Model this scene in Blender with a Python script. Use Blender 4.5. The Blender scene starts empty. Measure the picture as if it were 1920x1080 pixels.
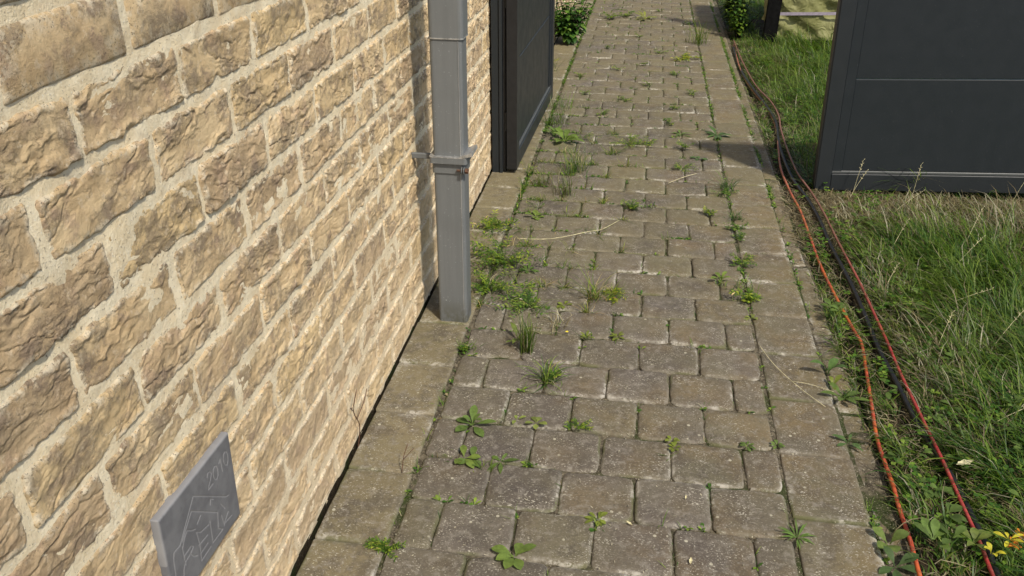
import bpy, math, random
import numpy as np
from mathutils import Vector, Matrix, noise, Euler
R = math.radians
rnd = random.Random(11)
sc = bpy.context.scene
COL = sc.collection

# ------------------------------------------------------------------ camera, sky, sun, exposure
cam = bpy.data.cameras.new('camera')
co = bpy.data.objects.new('camera', cam)
COL.objects.link(co)
co.location = (0.7184, 0.0, 1.5)
co.rotation_euler = (R(90 - 27.63), 0, R(8.49))
cam.sensor_width = 36
cam.lens = 30.375
cam.clip_start = 0.05
cam.clip_end = 400
sc.camera = co

SUN_EL, SUN_H = 51.0, Vector((1.0, -1.15, 0)).normalized()      # light comes from behind and right of the camera
world = bpy.data.worlds.new('World')
sc.world = world
world.use_nodes = True
wn = world.node_tree
bg = wn.nodes['Background']
sky = wn.nodes.new('ShaderNodeTexSky')
sky.sky_type = 'NISHITA'
sky.sun_disc = False
sky.sun_elevation = R(SUN_EL)
sky.sun_rotation = math.atan2(SUN_H.x, SUN_H.y)
sky.dust_density = 2.0
sky.air_density = 1.0
sky.ozone_density = 1.0
bg.inputs['Strength'].default_value = 0.15
wn.links.new(sky.outputs[0], bg.inputs['Color'])

sun = bpy.data.lights.new('sun', 'SUN')
sun.energy = 4.1
sun.angle = R(3.0)
sun.color = (1.0, 0.93, 0.80)
so = bpy.data.objects.new('sun', sun)
COL.objects.link(so)
sdir = Vector((SUN_H.x * math.cos(R(SUN_EL)), SUN_H.y * math.cos(R(SUN_EL)), math.sin(R(SUN_EL))))
so.rotation_euler = (-sdir).to_track_quat('-Z', 'Y').to_euler()
so.location = (6, -8, 12)

sc.view_settings.view_transform = 'Standard'
sc.view_settings.look = 'None'
sc.view_settings.gamma = 1
sc.view_settings.use_curve_mapping = False
sc.view_settings.exposure = 0.0

# ------------------------------------------------------------------ object helpers
def tag(o, label=None, cat=None, group=None, kind=None):
    if label: o['label'] = label
    if cat: o['category'] = cat
    if group: o['group'] = group
    if kind: o['kind'] = kind
    return o

def empty(name, loc=(0, 0, 0), rot=(0, 0, 0)):
    o = bpy.data.objects.new(name, None)
    o.empty_display_size = 0.1
    COL.objects.link(o)
    o.location = loc
    o.rotation_euler = rot
    return o

def link(name, me, parent=None, loc=(0, 0, 0), rot=(0, 0, 0)):
    o = bpy.data.objects.new(name, me)
    COL.objects.link(o)
    if parent: o.parent = parent
    o.location = loc
    o.rotation_euler = rot
    return o

def mesh_np(name, v, f, mat, col=None, smooth=False):
    """v (n,3) array, f (m,4) or (m,3) array"""
    v = np.asarray(v, np.float32); f = np.asarray(f, np.int32)
    me = bpy.data.meshes.new(name)
    me.vertices.add(len(v)); me.vertices.foreach_set('co', v.ravel())
    k = f.shape[1]
    me.loops.add(f.size); me.loops.foreach_set('vertex_index', f.ravel())
    me.polygons.add(len(f))
    me.polygons.foreach_set('loop_start', np.arange(0, f.size, k, dtype=np.int32))
    if smooth: me.polygons.foreach_set('use_smooth', np.ones(len(f), bool))
    me.update(calc_edges=True)
    me.validate()
    if col is not None:
        a = me.color_attributes.new('Col', 'FLOAT_COLOR', 'POINT')
        c = np.ones((len(v), 4), np.float32); c[:, :3] = col
        a.data.foreach_set('color', c.ravel())
    if mat: me.materials.append(mat)
    return me

def mesh_py(name, v, f, mat, smooth=False):
    me = bpy.data.meshes.new(name)
    me.from_pydata([tuple(p) for p in v], [], f)
    if smooth:
        for p in me.polygons: p.use_smooth = True
    me.update()
    if mat: me.materials.append(mat)
    return me

class MB:
    def __init__(s): s.v = []; s.f = []
    def box(s, x0, x1, y0, y1, z0, z1, b=0.0):
        """box with its vertical and horizontal edges chamfered by b"""
        if b <= 0:
            n = len(s.v)
            s.v += [(x, y, z) for z in (z0, z1) for y in (y0, y1) for x in (x0, x1)]
            s.f += [[n + i for i in q] for q in ((0, 2, 3, 1), (4, 5, 7, 6), (0, 1, 5, 4), (2, 6, 7, 3), (0, 4, 6, 2), (1, 3, 7, 5))]
            return s
        n = len(s.v)
        def ring(x0, x1, y0, y1, z):
            return [(x0 + b, y0, z), (x1 - b, y0, z), (x1, y0 + b, z), (x1, y1 - b, z), (x1 - b, y1, z), (x0 + b, y1, z), (x0, y1 - b, z), (x0, y0 + b, z)]
        s.v += ring(x0 + b, x1 - b, y0 + b, y1 - b, z0) + ring(x0, x1, y0, y1, z0 + b) + ring(x0, x1, y0, y1, z1 - b) + ring(x0 + b, x1 - b, y0 + b, y1 - b, z1)
        for k in range(3):
            for i in range(8):
                j = (i + 1) % 8
                s.f.append([n + 8 * k + i, n + 8 * k + j, n + 8 * k + 8 + j, n + 8 * k + 8 + i])
        s.f.append([n + i for i in range(7, -1, -1)])
        s.f.append([n + 24 + i for i in range(8)])
        return s
    def loft(s, rings, close=True, cap=True):
        n = len(s.v); m = len(rings[0])
        for r in rings: s.v += [tuple(p) for p in r]
        for k in range(len(rings) - 1):
            for i in range(m if close else m - 1):
                j = (i + 1) % m
                s.f.append([n + m * k + i, n + m * k + j, n + m * (k + 1) + j, n + m * (k + 1) + i])
        if cap:
            s.f.append([n + i for i in range(m - 1, -1, -1)])
            s.f.append([n + m * (len(rings) - 1) + i for i in range(m)])
        return s
    def tube(s, pts, rad, seg=8, cap=True):
        pts = [Vector(p) for p in pts]; rings = []
        for i, p in enumerate(pts):
            t = (pts[min(i + 1, len(pts) - 1)] - pts[max(i - 1, 0)]).normalized()
            u = t.cross(Vector((0, 0, 1)))
            if u.length < 1e-3: u = t.cross(Vector((0, 1, 0)))
            u.normalize(); w = u.cross(t).normalized()
            r = rad[i] if isinstance(rad, (list, tuple)) else rad
            rings.append([p + u * (math.cos(a) * r) + w * (math.sin(a) * r) for a in [2 * math.pi * k / seg for k in range(seg)]])
        return s.loft(rings, True, cap)
    def build(s, name, mat, parent=None, smooth=False, loc=(0, 0, 0), rot=(0, 0, 0)):
        return link(name, mesh_py(name, s.v, s.f, mat, smooth), parent, loc, rot)

# ------------------------------------------------------------------ material helpers
class NT:
    def __init__(s, name):
        s.m = bpy.data.materials.new(name); s.m.use_nodes = True
        s.t = s.m.node_tree; s.n = s.t.nodes; s.l = s.t.links
        s.b = s.n['Principled BSDF']; s.out = s.n['Material Output']
    def new(s, typ, **kw):
        x = s.n.new(typ)
        for k, v in kw.items(): setattr(x, k, v)
        return x
    def put(s, sock, v):
        if hasattr(v, 'type') and hasattr(v, 'is_linked'): s.l.new(v, sock)
        elif isinstance(v, (tuple, list)) and len(v) == 3 and sock.type == 'RGBA': sock.default_value = (*v, 1)
        else: sock.default_value = v
    def noise(s, vec, scale, detail=4, rough=.55, dist=0, typ='FBM', w=None):
        x = s.new('ShaderNodeTexNoise', noise_type=typ)
        if w is not None:
            x.noise_dimensions = '4D'; s.put(x.inputs['W'], w)
        s.put(x.inputs['Vector'], vec)
        x.inputs['Scale'].default_value = scale; x.inputs['Detail'].default_value = detail
        x.inputs['Roughness'].default_value = rough; x.inputs['Distortion'].default_value = dist
        return x.outputs['Fac']
    def ramp(s, fac, lo, hi, a=0., b=1.):
        x = s.new('ShaderNodeMapRange', interpolation_type='SMOOTHSTEP'); x.clamp = True
        s.put(x.inputs[0], fac)
        x.inputs[1].default_value = lo; x.inputs[2].default_value = hi
        x.inputs[3].default_value = a; x.inputs[4].default_value = b
        return x.outputs[0]
    def mix(s, fac, a, b, typ='MIX'):
        x = s.new('ShaderNodeMix', data_type='RGBA', blend_type=typ)
        s.put(x.inputs[0], fac); s.put(x.inputs[6], a); s.put(x.inputs[7], b)
        return x.outputs[2]
    def math(s, op, a, b=0., c=0.):
        x = s.new('ShaderNodeMath', operation=op)
        s.put(x.inputs[0], a); s.put(x.inputs[1], b); s.put(x.inputs[2], c)
        return x.outputs[0]
    def mapping(s, vec, scale=(1, 1, 1), rot=(0, 0, 0)):
        x = s.new('ShaderNodeMapping'); s.put(x.inputs[0], vec)
        x.inputs['Scale'].default_value = scale; x.inputs['Rotation'].default_value = rot
        return x.outputs[0]
    def add3(s, a, b):
        x = s.new('ShaderNodeVectorMath', operation='ADD'); s.put(x.inputs[0], a); s.put(x.inputs[1], b)
        return x.outputs[0]
    def bump(s, h, strength, dist, normal=None):
        x = s.new('ShaderNodeBump'); s.put(x.inputs['Height'], h)
        x.inputs['Strength'].default_value = strength; x.inputs['Distance'].default_value = dist
        if normal is not None: s.l.new(normal, x.inputs['Normal'])
        return x.outputs[0]
    def pos(s): return s.new('ShaderNodeNewGeometry').outputs['Position']
    def objc(s): return s.new('ShaderNodeTexCoord').outputs['Object']
    def rand(s): return s.new('ShaderNodeObjectInfo').outputs['Random']
    def attr(s, name, out='Color'): return s.new('ShaderNodeAttribute', attribute_name=name).outputs[out]
    def fin(s, col, rough=.85, normal=None, spec=.3, metal=0.):
        s.put(s.b.inputs['Base Color'], col); s.put(s.b.inputs['Roughness'], rough)
        s.b.inputs['Specular IOR Level'].default_value = spec; s.b.inputs['Metallic'].default_value = metal
        if normal is not None: s.l.new(normal, s.b.inputs['Normal'])
        return s.m

def mat_brick():
    t = NT('brick'); P = t.pos(); r = t.rand()
    sx = t.new('ShaderNodeSeparateXYZ'); t.l.new(P, sx.inputs[0])
    low = t.ramp(sx.outputs[2], .05, .65, 1, 0)
    wn_ = t.new('ShaderNodeTexNoise'); t.put(wn_.inputs['Vector'], P); wn_.inputs['Scale'].default_value = 24; wn_.inputs['Detail'].default_value = 3
    sc_ = t.new('ShaderNodeVectorMath', operation='SCALE'); t.l.new(wn_.outputs['Color'], sc_.inputs[0]); sc_.inputs['Scale'].default_value = .045
    Q = t.mapping(t.add3(P, sc_.outputs[0]), (1, .40, 1.15), (R(12), 0, 0))       # folds run along the brick, warped
    base = t.mix(t.ramp(t.noise(P, 14, 3, .6, w=r), .35, .65), (.64, .465, .262), (.765, .585, .345))
    base = t.mix(t.ramp(t.noise(P, 22, 4, .6), .5, .68, 0, .7), base, (.60, .42, .28))
    rr = t.math('FRACT', t.math('MULTIPLY', r, 7.31))
    base = t.mix(t.ramp(rr, .72, 1., 0, .7), base, (.70, .52, .27))
    base = t.mix(t.ramp(rr, .0, .38, .5, 0), base, (.40, .29, .19))
    e = t.attr('Col')
    sep = t.new('ShaderNodeSeparateColor'); t.l.new(e, sep.inputs[0])
    cav, edge, up = sep.outputs[0], sep.outputs[1], sep.outputs[2]
    fl = t.noise(Q, 38, 5, .6)
    k = t.math('MULTIPLY', fl, 12.)
    terr = t.math('ADD', t.math('FLOOR', k), t.ramp(t.math('FRACT', k), .0, .22))    # flaky layers with sharp lips
    lip = t.ramp(t.math('FRACT', k), .0, .20, 1, 0)
    fold = t.noise(Q, 72, 4, .6, .6, 'RIDGED_MULTIFRACTAL')
    mk = t.ramp(t.noise(P, 11, 3, .6), .42, .58)
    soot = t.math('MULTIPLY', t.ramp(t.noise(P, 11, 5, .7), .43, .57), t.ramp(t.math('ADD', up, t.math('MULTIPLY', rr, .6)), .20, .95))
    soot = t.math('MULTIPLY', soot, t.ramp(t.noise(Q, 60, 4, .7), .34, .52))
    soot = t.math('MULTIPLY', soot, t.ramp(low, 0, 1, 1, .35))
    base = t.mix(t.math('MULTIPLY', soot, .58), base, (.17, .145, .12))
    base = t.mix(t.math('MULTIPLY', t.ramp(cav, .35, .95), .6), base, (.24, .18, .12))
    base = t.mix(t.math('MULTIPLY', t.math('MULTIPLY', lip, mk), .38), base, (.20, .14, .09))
    base = t.mix(t.ramp(t.noise(P, 95, 4, .7), .60, .70, 0, .5), base, (.26, .185, .12))
    base = t.mix(t.ramp(t.noise(P, 60, 4, .7), .56, .68, 0, .6), base, (.76, .62, .43))
    sm = t.math('MULTIPLY', t.ramp(edge, .05, .9), t.ramp(t.math('ADD', t.noise(P, 45, 4, .7), t.math('MULTIPLY', low, .10)), .46, .60))
    base = t.mix(t.math('MULTIPLY', sm, .85), base, (.80, .70, .52))
    base = t.mix(t.math('MULTIPLY', low, .30), base, (.60, .475, .32))
    sp = t.math('MULTIPLY', t.ramp(t.noise(P, 230, 3, .7), .575, .65), t.ramp(t.math('ADD', edge, t.math('MULTIPLY', t.noise(P, 9, 3), .8)), .45, 1.))
    base = t.mix(t.math('MULTIPLY', sp, .7), base, (.10, .08, .06))
    h = t.math('ADD', t.math('MULTIPLY', t.math('MULTIPLY', terr, mk), .13), t.math('MULTIPLY', fold, -.09))
    n = t.bump(h, 1.0, .0040)
    n = t.bump(t.noise(P, 105, 6, .8), 1., .0034, n)
    n = t.bump(t.noise(P, 420, 4, .8), .6, .0012, n)
    return t.fin(base, .92, n, .12)

def mat_mortar():
    t = NT('mortar'); P = t.pos()
    sx = t.new('ShaderNodeSeparateXYZ'); t.l.new(P, sx.inputs[0])
    low = t.ramp(sx.outputs[2], .05, .70, 1, 0)
    c = t.mix(t.ramp(t.noise(P, 18, 4, .6), .35, .65), (.80, .665, .44), (.88, .775, .56))
    c = t.mix(t.ramp(t.noise(P, 7, 5, .7), .50, .70, 0, .55), c, (.50, .405, .28))
    c = t.mix(t.math('MULTIPLY', low, .45), c, (.66, .52, .34))
    c = t.mix(t.ramp(t.noise(P, 34, 5, .75), .56, .70, 0, .55), c, (.60, .44, .27))       # tan brick dust rubbed over it
    c = t.mix(t.ramp(t.noise(P, 150, 3, .75), .59, .68, 0, .8), c, (.27, .215, .15))
    c = t.mix(t.ramp(t.noise(P, 260, 2, .7), .60, .68, 0, .7), c, (.90, .84, .70))
    n = t.bump(t.noise(P, 38, 5, .7), .9, .006)
    n = t.bump(t.noise(P, 300, 5, .8), 1., .0025, n)
    return t.fin(c, .95, n, .1)

def mat_paver(kind):
    t = NT('paver_' + kind); P = t.pos(); r = t.rand()
    r2 = t.math('FRACT', t.math('MULTIPLY', r, 13.7))
    e = t.attr('Col'); sep = t.new('ShaderNodeSeparateColor'); t.l.new(e, sep.inputs[0])
    edge = sep.outputs[1]
    sx = t.new('ShaderNodeSeparateXYZ'); t.l.new(P, sx.inputs[0])
    if kind == 'block':
        c = t.mix(r, (.084, .071, .060), (.132, .110, .088))
        c = t.mix(t.ramp(r2, .70, 1., 0, .5), c, (.145, .125, .115))
        c = t.mix(t.ramp(r2, 0, .3, .5, 0), c, (.15, .135, .075))
    else:
        c = t.mix(r, (.150, .124, .074), (.195, .160, .095)) if kind == 'slab' else t.mix(r, (.100, .086, .062), (.135, .112, .078))
    warm = t.math('ADD', t.noise(P, 7, 4, .6, w=r), t.math('MULTIPLY', sx.outputs[0], .13))
    c = t.mix(t.ramp(warm, .56, .78, 0, .60), c, (.19, .130, .058))
    c = t.mix(t.ramp(t.noise(P, 2.6, 4, .6), .45, .65, 0, .30), c, (.125, .115, .062))   # algae film
    c = t.mix(t.ramp(t.noise(P, 14, 5, .7, w=r), .46, .62, 0, .60), c, (.062, .053, .048))
    c = t.mix(t.ramp(t.noise(P, 34, 5, .7), .50, .64, 0, .45), c, (.26, .235, .20))
    # scattered pale grains and lichen dots
    lich = t.ramp(t.noise(P, 11, 4, .7), .42, .68)
    g = t.math('MULTIPLY', t.ramp(t.noise(t.mapping(P, (1, 1.5, 1)), 170, 3, .7), .565, .65), t.math('ADD', t.math('MULTIPLY', lich, 1.), .28))
    c = t.mix(t.math('MINIMUM', g, 1.), c, (.48, .45, .37))
    c = t.mix(t.ramp(t.noise(P, 90, 4, .75), .56, .68, 0, .65), c, (.055, .048, .038))
    v = t.new('ShaderNodeTexVoronoi'); t.put(v.inputs['Vector'], P); v.inputs['Scale'].default_value = 26
    dots = t.math('MULTIPLY', t.ramp(v.outputs['Distance'], .09, .14, 1, 0), t.ramp(t.noise(P, 8, 2), .50, .60))
    c = t.mix(t.math('MULTIPLY', dots, .75), c, (.50, .47, .36))
    em = t.math('MULTIPLY', t.ramp(edge, .10, .85), t.ramp(t.noise(P, 26, 5, .75), .38, .58))
    c = t.mix(t.math('MULTIPLY', em, .22 if kind == 'block' else .16), c, (.42, .385, .32))
    em2 = t.math('MULTIPLY', t.ramp(edge, .2, .8), t.ramp(t.noise(P, 5.5, 4, .6), .47, .62))
    c = t.mix(t.math('MULTIPLY', em2, .75), c, (.085, .092, .032))
    alg = t.math('MULTIPLY', t.ramp(sx.outputs[1], 1.6, 4.2, .25, 1), t.ramp(t.noise(P, 3.5, 4, .65), .30, .62))
    c = t.mix(t.math('MULTIPLY', alg, .55), c, (.175, .150, .078))
    chalk = t.math('MULTIPLY', t.ramp(edge, .0, .6), t.ramp(t.noise(P, 4.2, 5, .7), .50, .62))
    chalk = t.math('MULTIPLY', chalk, t.ramp(t.noise(P, 70, 4, .75), .40, .56))
    c = t.mix(t.math('MULTIPLY', chalk, .8), c, (.46, .43, .37))
    h = t.math('ADD', t.noise(P, 42, 6, .72), t.math('MULTIPLY', t.noise(P, 9, 3, .5), .8))
    n = t.bump(h, .9 if kind == 'block' else .55, .0050)
    n = t.bump(t.noise(P, 330, 4, .8), .8 if kind == 'block' else .6, .0013, n)
    return t.fin(c, .88, n, .25)

def mat_soil(name, a, b, moss, s=1.):
    t = NT(name); P = t.pos()
    c = t.mix(t.ramp(t.noise(P, 60, 5, .7), .35, .65), a, b)
    c = t.mix(t.ramp(t.noise(P, 7, 4, .6), .48, .60), c, moss)
    c = t.mix(t.ramp(t.noise(P, 230, 2, .7), .60, .68, 0, .8 * s), c, (.40, .35, .26))
    n = t.bump(t.noise(P, 120, 5, .75), 1., .006)
    return t.fin(c, .95, n, .1)

def mat_metal(name, a, b, rough=.5, metal=.0, spec=.4, streak=True):
    t = NT(name); P = t.pos()
    st = t.noise(t.mapping(P, (30, 30, 1.2)), 3, 5, .6)
    c = t.mix(t.ramp(st, .35, .65) if streak else .5, a, b)
    if streak: c = t.mix(t.ramp(t.noise(P, 9, 4, .6), .45, .7, 0, .25), c, tuple(x * .78 for x in a))
    c = t.mix(t.ramp(t.noise(P, 150, 2, .6), .70, .74, 0, .7 if streak else .35), c, tuple(min(1, x * 2.4 + .05) for x in b))
    if streak:
        sz = t.new('ShaderNodeSeparateXYZ'); t.l.new(P, sz.inputs[0])
        gr_ = t.math('MULTIPLY', t.ramp(sz.outputs[2], .0, .11, 1, 0), t.ramp(t.noise(P, 30, 5, .7), .35, .6))
        c = t.mix(t.math('MULTIPLY', gr_, .7), c, (.085, .08, .05))
    n = t.bump(t.noise(P, 40, 3, .6), .12, .002)
    ro = t.ramp(t.noise(P, 14, 4, .6), .3, .7, rough - .04, rough + .06)
    return t.fin(c, ro, n, spec, metal)

def mat_plain(name, c, rough=.6, spec=.4, var=.2, scale=40, metal=0., bump=0.):
    t = NT(name); P = t.pos()
    k = t.mix(t.ramp(t.noise(P, scale, 4, .6), .3, .7), tuple(x * (1 - var) for x in c), tuple(min(1, x * (1 + var)) for x in c))
    n = t.bump(t.noise(P, scale * 4, 3, .6), bump, .002) if bump else None
    return t.fin(k, rough, n, spec, metal)

def mat_leaf(name, rough=.55, trans=.35):
    t = NT(name)
    P = t.pos(); col = t.attr('Col')
    c = t.mix(t.ramp(t.noise(P, 90, 3, .6), .3, .7, 0, .35), col, (.02, .03, .01))
    t.fin(c, rough, None, .28)
    tr = t.new('ShaderNodeBsdfTranslucent'); t.put(tr.inputs[0], t.mix(.5, c, (.25, .38, .05), 'MULTIPLY'))
    gain = t.mix(1., c, (1.3, 1.5, .7), 'MULTIPLY'); t.put(tr.inputs[0], gain)
    mx = t.new('ShaderNodeMixShader'); mx.inputs[0].default_value = trans
    t.l.new(t.b.outputs[0], mx.inputs[1]); t.l.new(tr.outputs[0], mx.inputs[2]); t.l.new(mx.outputs[0], t.out.inputs[0])
    return t.m

def mat_plate():
    t = NT('engraved_plate'); P = t.pos(); e = t.attr('Col')
    sep = t.new('ShaderNodeSeparateColor'); t.l.new(e, sep.inputs[0])
    c = t.mix(t.ramp(t.noise(P, 25, 4, .6), .35, .65), (.125, .125, .132), (.165, .165, .170))
    c = t.mix(t.ramp(t.noise(P, 90, 3, .6), .60, .70, 0, .4), c, (.10, .095, .10))
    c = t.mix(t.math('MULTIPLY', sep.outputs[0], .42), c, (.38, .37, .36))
    n = t.bump(t.noise(P, 160, 4, .7), .25, .001)
    return t.fin(c, .55, n, .4)

def mat_hose(name, a, b, old, y0, y1, rough=.5, dirt=.7):
    t = NT(name); P = t.pos()
    sx = t.new('ShaderNodeSeparateXYZ'); t.l.new(P, sx.inputs[0])
    c = t.mix(t.ramp(t.noise(P, 8, 3, .6), .40, .60), a, b)
    c = t.mix(t.ramp(t.math('ADD', sx.outputs[1], t.math('MULTIPLY', t.noise(P, 3, 3), .8)), y0, y1), c, old)      # sun bleached, dusty far length
    c = t.mix(t.ramp(t.noise(P, 26, 5, .7), .48, .64, 0, dirt), c, (.11, .055, .035))
    c = t.mix(t.ramp(t.noise(P, 120, 3, .7), .60, .68, 0, .6), c, (.30, .24, .16))
    n = t.bump(t.noise(P, 160, 3, .6), .5, .001)
    return t.fin(c, rough, n, .35)

def mat_tarp():
    t = NT('olive_tarp'); P = t.pos()
    c = t.mix(t.ramp(t.noise(P, 5, 4, .6), .35, .65), (.20, .20, .075), (.27, .265, .12))
    c = t.mix(t.ramp(t.noise(P, 30, 4, .6), .6, .7, 0, .4), c, (.09, .09, .03))
    n = t.bump(t.noise(t.mapping(P, (1, 1, 1), (0, R(35), 0)), 13, 4, .5, 1.6, 'RIDGED_MULTIFRACTAL'), .6, .02)
    return t.fin(c, .6, n, .3)

M = dict(brick=mat_brick(), mortar=mat_mortar(), block=mat_paver('block'), slab=mat_paver('slab'), slabr=mat_paver('slabr'),
         bed=mat_soil('joint_bed', (.05, .042, .03), (.17, .145, .10), (.045, .055, .02)),
         soil=mat_soil('soil', (.018, .014, .009), (.045, .034, .02), (.02, .028, .008), .25),
         pipe=mat_metal('zinc_pipe', (.145, .153, .155), (.160, .168, .170), .48, .10, .4),
         edge=mat_metal('pale_zinc', (.26, .26, .255), (.50, .50, .49), .35, .5, .5),
         gate=mat_metal('anthracite_paint', (.0185, .0225, .0260), (.0205, .0245, .028), .42, 0, .3, False),
         gatel=mat_metal('anthracite_frame', (.021, .0245, .0275), (.023, .0265, .0295), .42, 0, .3, False),
         rail=mat_metal('skylit_anthracite', (.06, .065, .065), (.09, .095, .095), .4, 0, .5, False),
         black=mat_plain('black_rubber', (.014, .014, .015), .5, .4), rust=mat_plain('rust', (.10, .05, .03), .7, .3, .4, 200),
         leaf=mat_leaf('leaf'), grass=mat_leaf('grass_blade', .42, .42), dry=mat_leaf('dry_stalk', .7, .15),
         plate=mat_plate(), orange=mat_hose('orange_hose', (.54, .125, .03), (.42, .07, .035), (.34, .12, .07), 3.2, 5.2),
         red=mat_hose('red_hose', (.33, .035, .035), (.38, .055, .045), (.21, .095, .07), 2.8, 4.0),
         tarp=mat_tarp(), strap=mat_plain('grey_strap', (.22, .19, .23), .6, .3, .15),
         wood=mat_plain('dark_post', (.006, .006, .006), .9, .08, .4, 30), kerb=None, petal=mat_plain('yellow_petal', (.75, .62, .03), .6),
         litter=mat_plain('pale_leaf', (.55, .50, .30), .7, .2, .3, 60))
M['kerb'] = M['slabr']

# ------------------------------------------------------------------ stone and brick piece meshes
def fb(x, y, z, sc_, octv=3):
    return noise.fractal(Vector((x * sc_, y * sc_, z * sc_)), .9, 2.1, octv, noise_basis='PERLIN_ORIGINAL')

def sd_round(u, v, hu, hv, rad):
    qx, qy = abs(u) - hu + rad, abs(v) - hv + rad
    return math.hypot(max(qx, 0), max(qy, 0)) + min(max(qx, qy), 0) - rad

def slab_mesh(name, L, W, mat, seed, nu, nv, rad, roundw, drop, ripple, wob, axis, creases=0., terr=0., thick=.03, pale=.012):
    """a worn block: u x v face with rounded rim and skirt; axis 'z' = face up, 'x' = face towards +x"""
    vs, cs, fs = [], [], []
    hu, hv = L / 2, W / 2
    def ax(n, h, rw):                 # samples bunched at the rim
        k = [-h, -h + rw * .35, -h + rw]
        k += [(-h + rw) + (2 * h - 2 * rw) * i / (n - 5) for i in range(1, n - 5)]
        return k + [h - rw, h - rw * .35, h]
    U, Vv = ax(nu, hu, roundw), ax(nv, hv, roundw)
    for j, v in enumerate(Vv):
        for i, u in enumerate(U):
            # pull the corners in so that the outline is rounded and uneven
            cu, cv = u, v
            d = sd_round(u, v, hu, hv, rad)
            if d > 0:
                qx, qy = abs(u) - hu + rad, abs(v) - hv + rad
                s_ = rad / max(math.hypot(qx, qy), 1e-6)
                cu = math.copysign(hu - rad + qx * s_, u); cv = math.copysign(hv - rad + qy * s_, v); d = 0
            en = max(0, 1 + d / .025)
            wf = 22 if axis == 'z' else 34
            cu += wob * en * fb(u, v, seed * 3.1, wf, 4); cv += wob * en * fb(u + 5, v, seed * 3.1, wf, 4)
            chip = max(0, fb(u, v, seed + 9, 30, 2) + .12) * drop * .9
            t = max(0, 1 + d / roundw)
            h = -drop * t * t - chip * t
            h += ripple * fb(u, v, seed * 1.7, 9, 3)
            cav = 0.
            if creases:
                a = .22 * math.sin(seed * 2.3)
                uu, vv = u * math.cos(a) + v * math.sin(a), v * math.cos(a) - u * math.sin(a)
                wv = .013 * fb(u, v, seed + 4, 20, 4)
                for (f1, f2_, amp, wd) in ((4.5, 27, 1., .07), (8, 48, .6, .09), (14, 30, .35, .08)):
                    nn = noise.noise(Vector((uu * f1 + seed * 5.1, (vv + wv) * f2_, seed * 2.7 + f1)))
                    q = max(0, 1 - abs(nn) / wd)
                    m_ = max(0, min(1, .5 + 2.2 * noise.noise(Vector((u * 9 + seed, v * 12, f1 + seed)))))
                    h -= creases * amp * q * m_; cav = max(cav, q * m_ * amp)
                    h += creases * .30 * amp * nn * 2
                tn = .5 + .9 * noise.fractal(Vector((uu * 8 + seed, (vv + wv * 1.5) * 30, seed * 1.3)), .8, 2.3, 4, noise_basis='PERLIN_ORIGINAL')
                q = tn * 4.5; fr = q - math.floor(q)
                h += terr * (math.floor(q) + min(1, fr / .14) - 2.5)
                if fr < .16: cav = max(cav, .5 * (1 - fr / .16))
                if d < -.012: h = max(h, -.0016 + .25 * (h + .0016))
            vs.append((cu, cv, h)); cs.append((min(1, cav), min(1, max(0, 1 + d / pale)), .5 + v / W))
    n0 = len(vs); nu_, nv_ = len(U), len(Vv)
    for j in range(nv_ - 1):
        for i in range(nu_ - 1):
            a = j * nu_ + i; fs.append((a, a + 1, a + nu_ + 1, a + nu_))
    rim = [i for i in range(nu_)] + [j * nu_ + nu_ - 1 for j in range(1, nv_)] + [(nv_ - 1) * nu_ + i for i in range(nu_ - 2, -1, -1)] + [j * nu_ for j in range(nv_ - 2, 0, -1)]
    for k in rim:
        vs.append((vs[k][0], vs[k][1], -thick)); cs.append((.3, 1., cs[k][2]))
    m = len(rim)
    for k in range(m):
        fs.append((rim[(k + 1) % m], rim[k], n0 + k, n0 + (k + 1) % m))
    v = np.array(vs, np.float32)
    if axis == 'x': v = v[:, [2, 0, 1]]            # u->y, v->z, h->x
    return mesh_np(name, v, fs, mat, np.array(cs, np.float32), smooth=True)

# brick wall measures (read off the photograph)
BP, BC = .2755, .1015                                # brick pitch, course pitch
def brick_rows():
    for k in range(-9, 17):
        zc = .966 + BC * k
        off = (.994 if k % 2 == 0 else .869) + .137775          # first brick centre
        yield k, zc, off
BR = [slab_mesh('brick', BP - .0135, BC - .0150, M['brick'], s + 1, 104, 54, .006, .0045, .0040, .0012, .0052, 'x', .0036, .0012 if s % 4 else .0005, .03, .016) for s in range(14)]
BRL = [slab_mesh('brick_far', BP - .0135, BC - .0150, None, s + 31, 9, 7, .006, .007, .005, .0015, .003, 'x', 0, 0, .02, .016) for s in range(3)]

def joined(name, mat, items, parent, kind='stuff'):
    """items = (mesh, matrix); one mesh of many copies"""
    Vs, Fs, Cs, n = [], [], [], 0
    cache = {}
    for me, mx in items:
        if me.name not in cache:
            a = np.empty(len(me.vertices) * 3, np.float32); me.vertices.foreach_get('co', a)
            f = np.empty(len(me.loops), np.int32); me.loops.foreach_get('vertex_index', f)
            c = np.empty(len(me.vertices) * 4, np.float32); me.color_attributes['Col'].data.foreach_get('color', c)
            cache[me.name] = (a.reshape(-1, 3), f.reshape(-1, 4), c.reshape(-1, 4)[:, :3])
        a, f, c = cache[me.name]
        m = np.array(mx, np.float32)
        Vs.append(a @ m[:3, :3].T + m[:3, 3]); Fs.append(f + n); Cs.append(c); n += len(a)
    me = mesh_np(name, np.concatenate(Vs), np.concatenate(Fs), mat, np.concatenate(Cs), True)
    return tag(link(name, me, parent), kind=kind)

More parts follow.
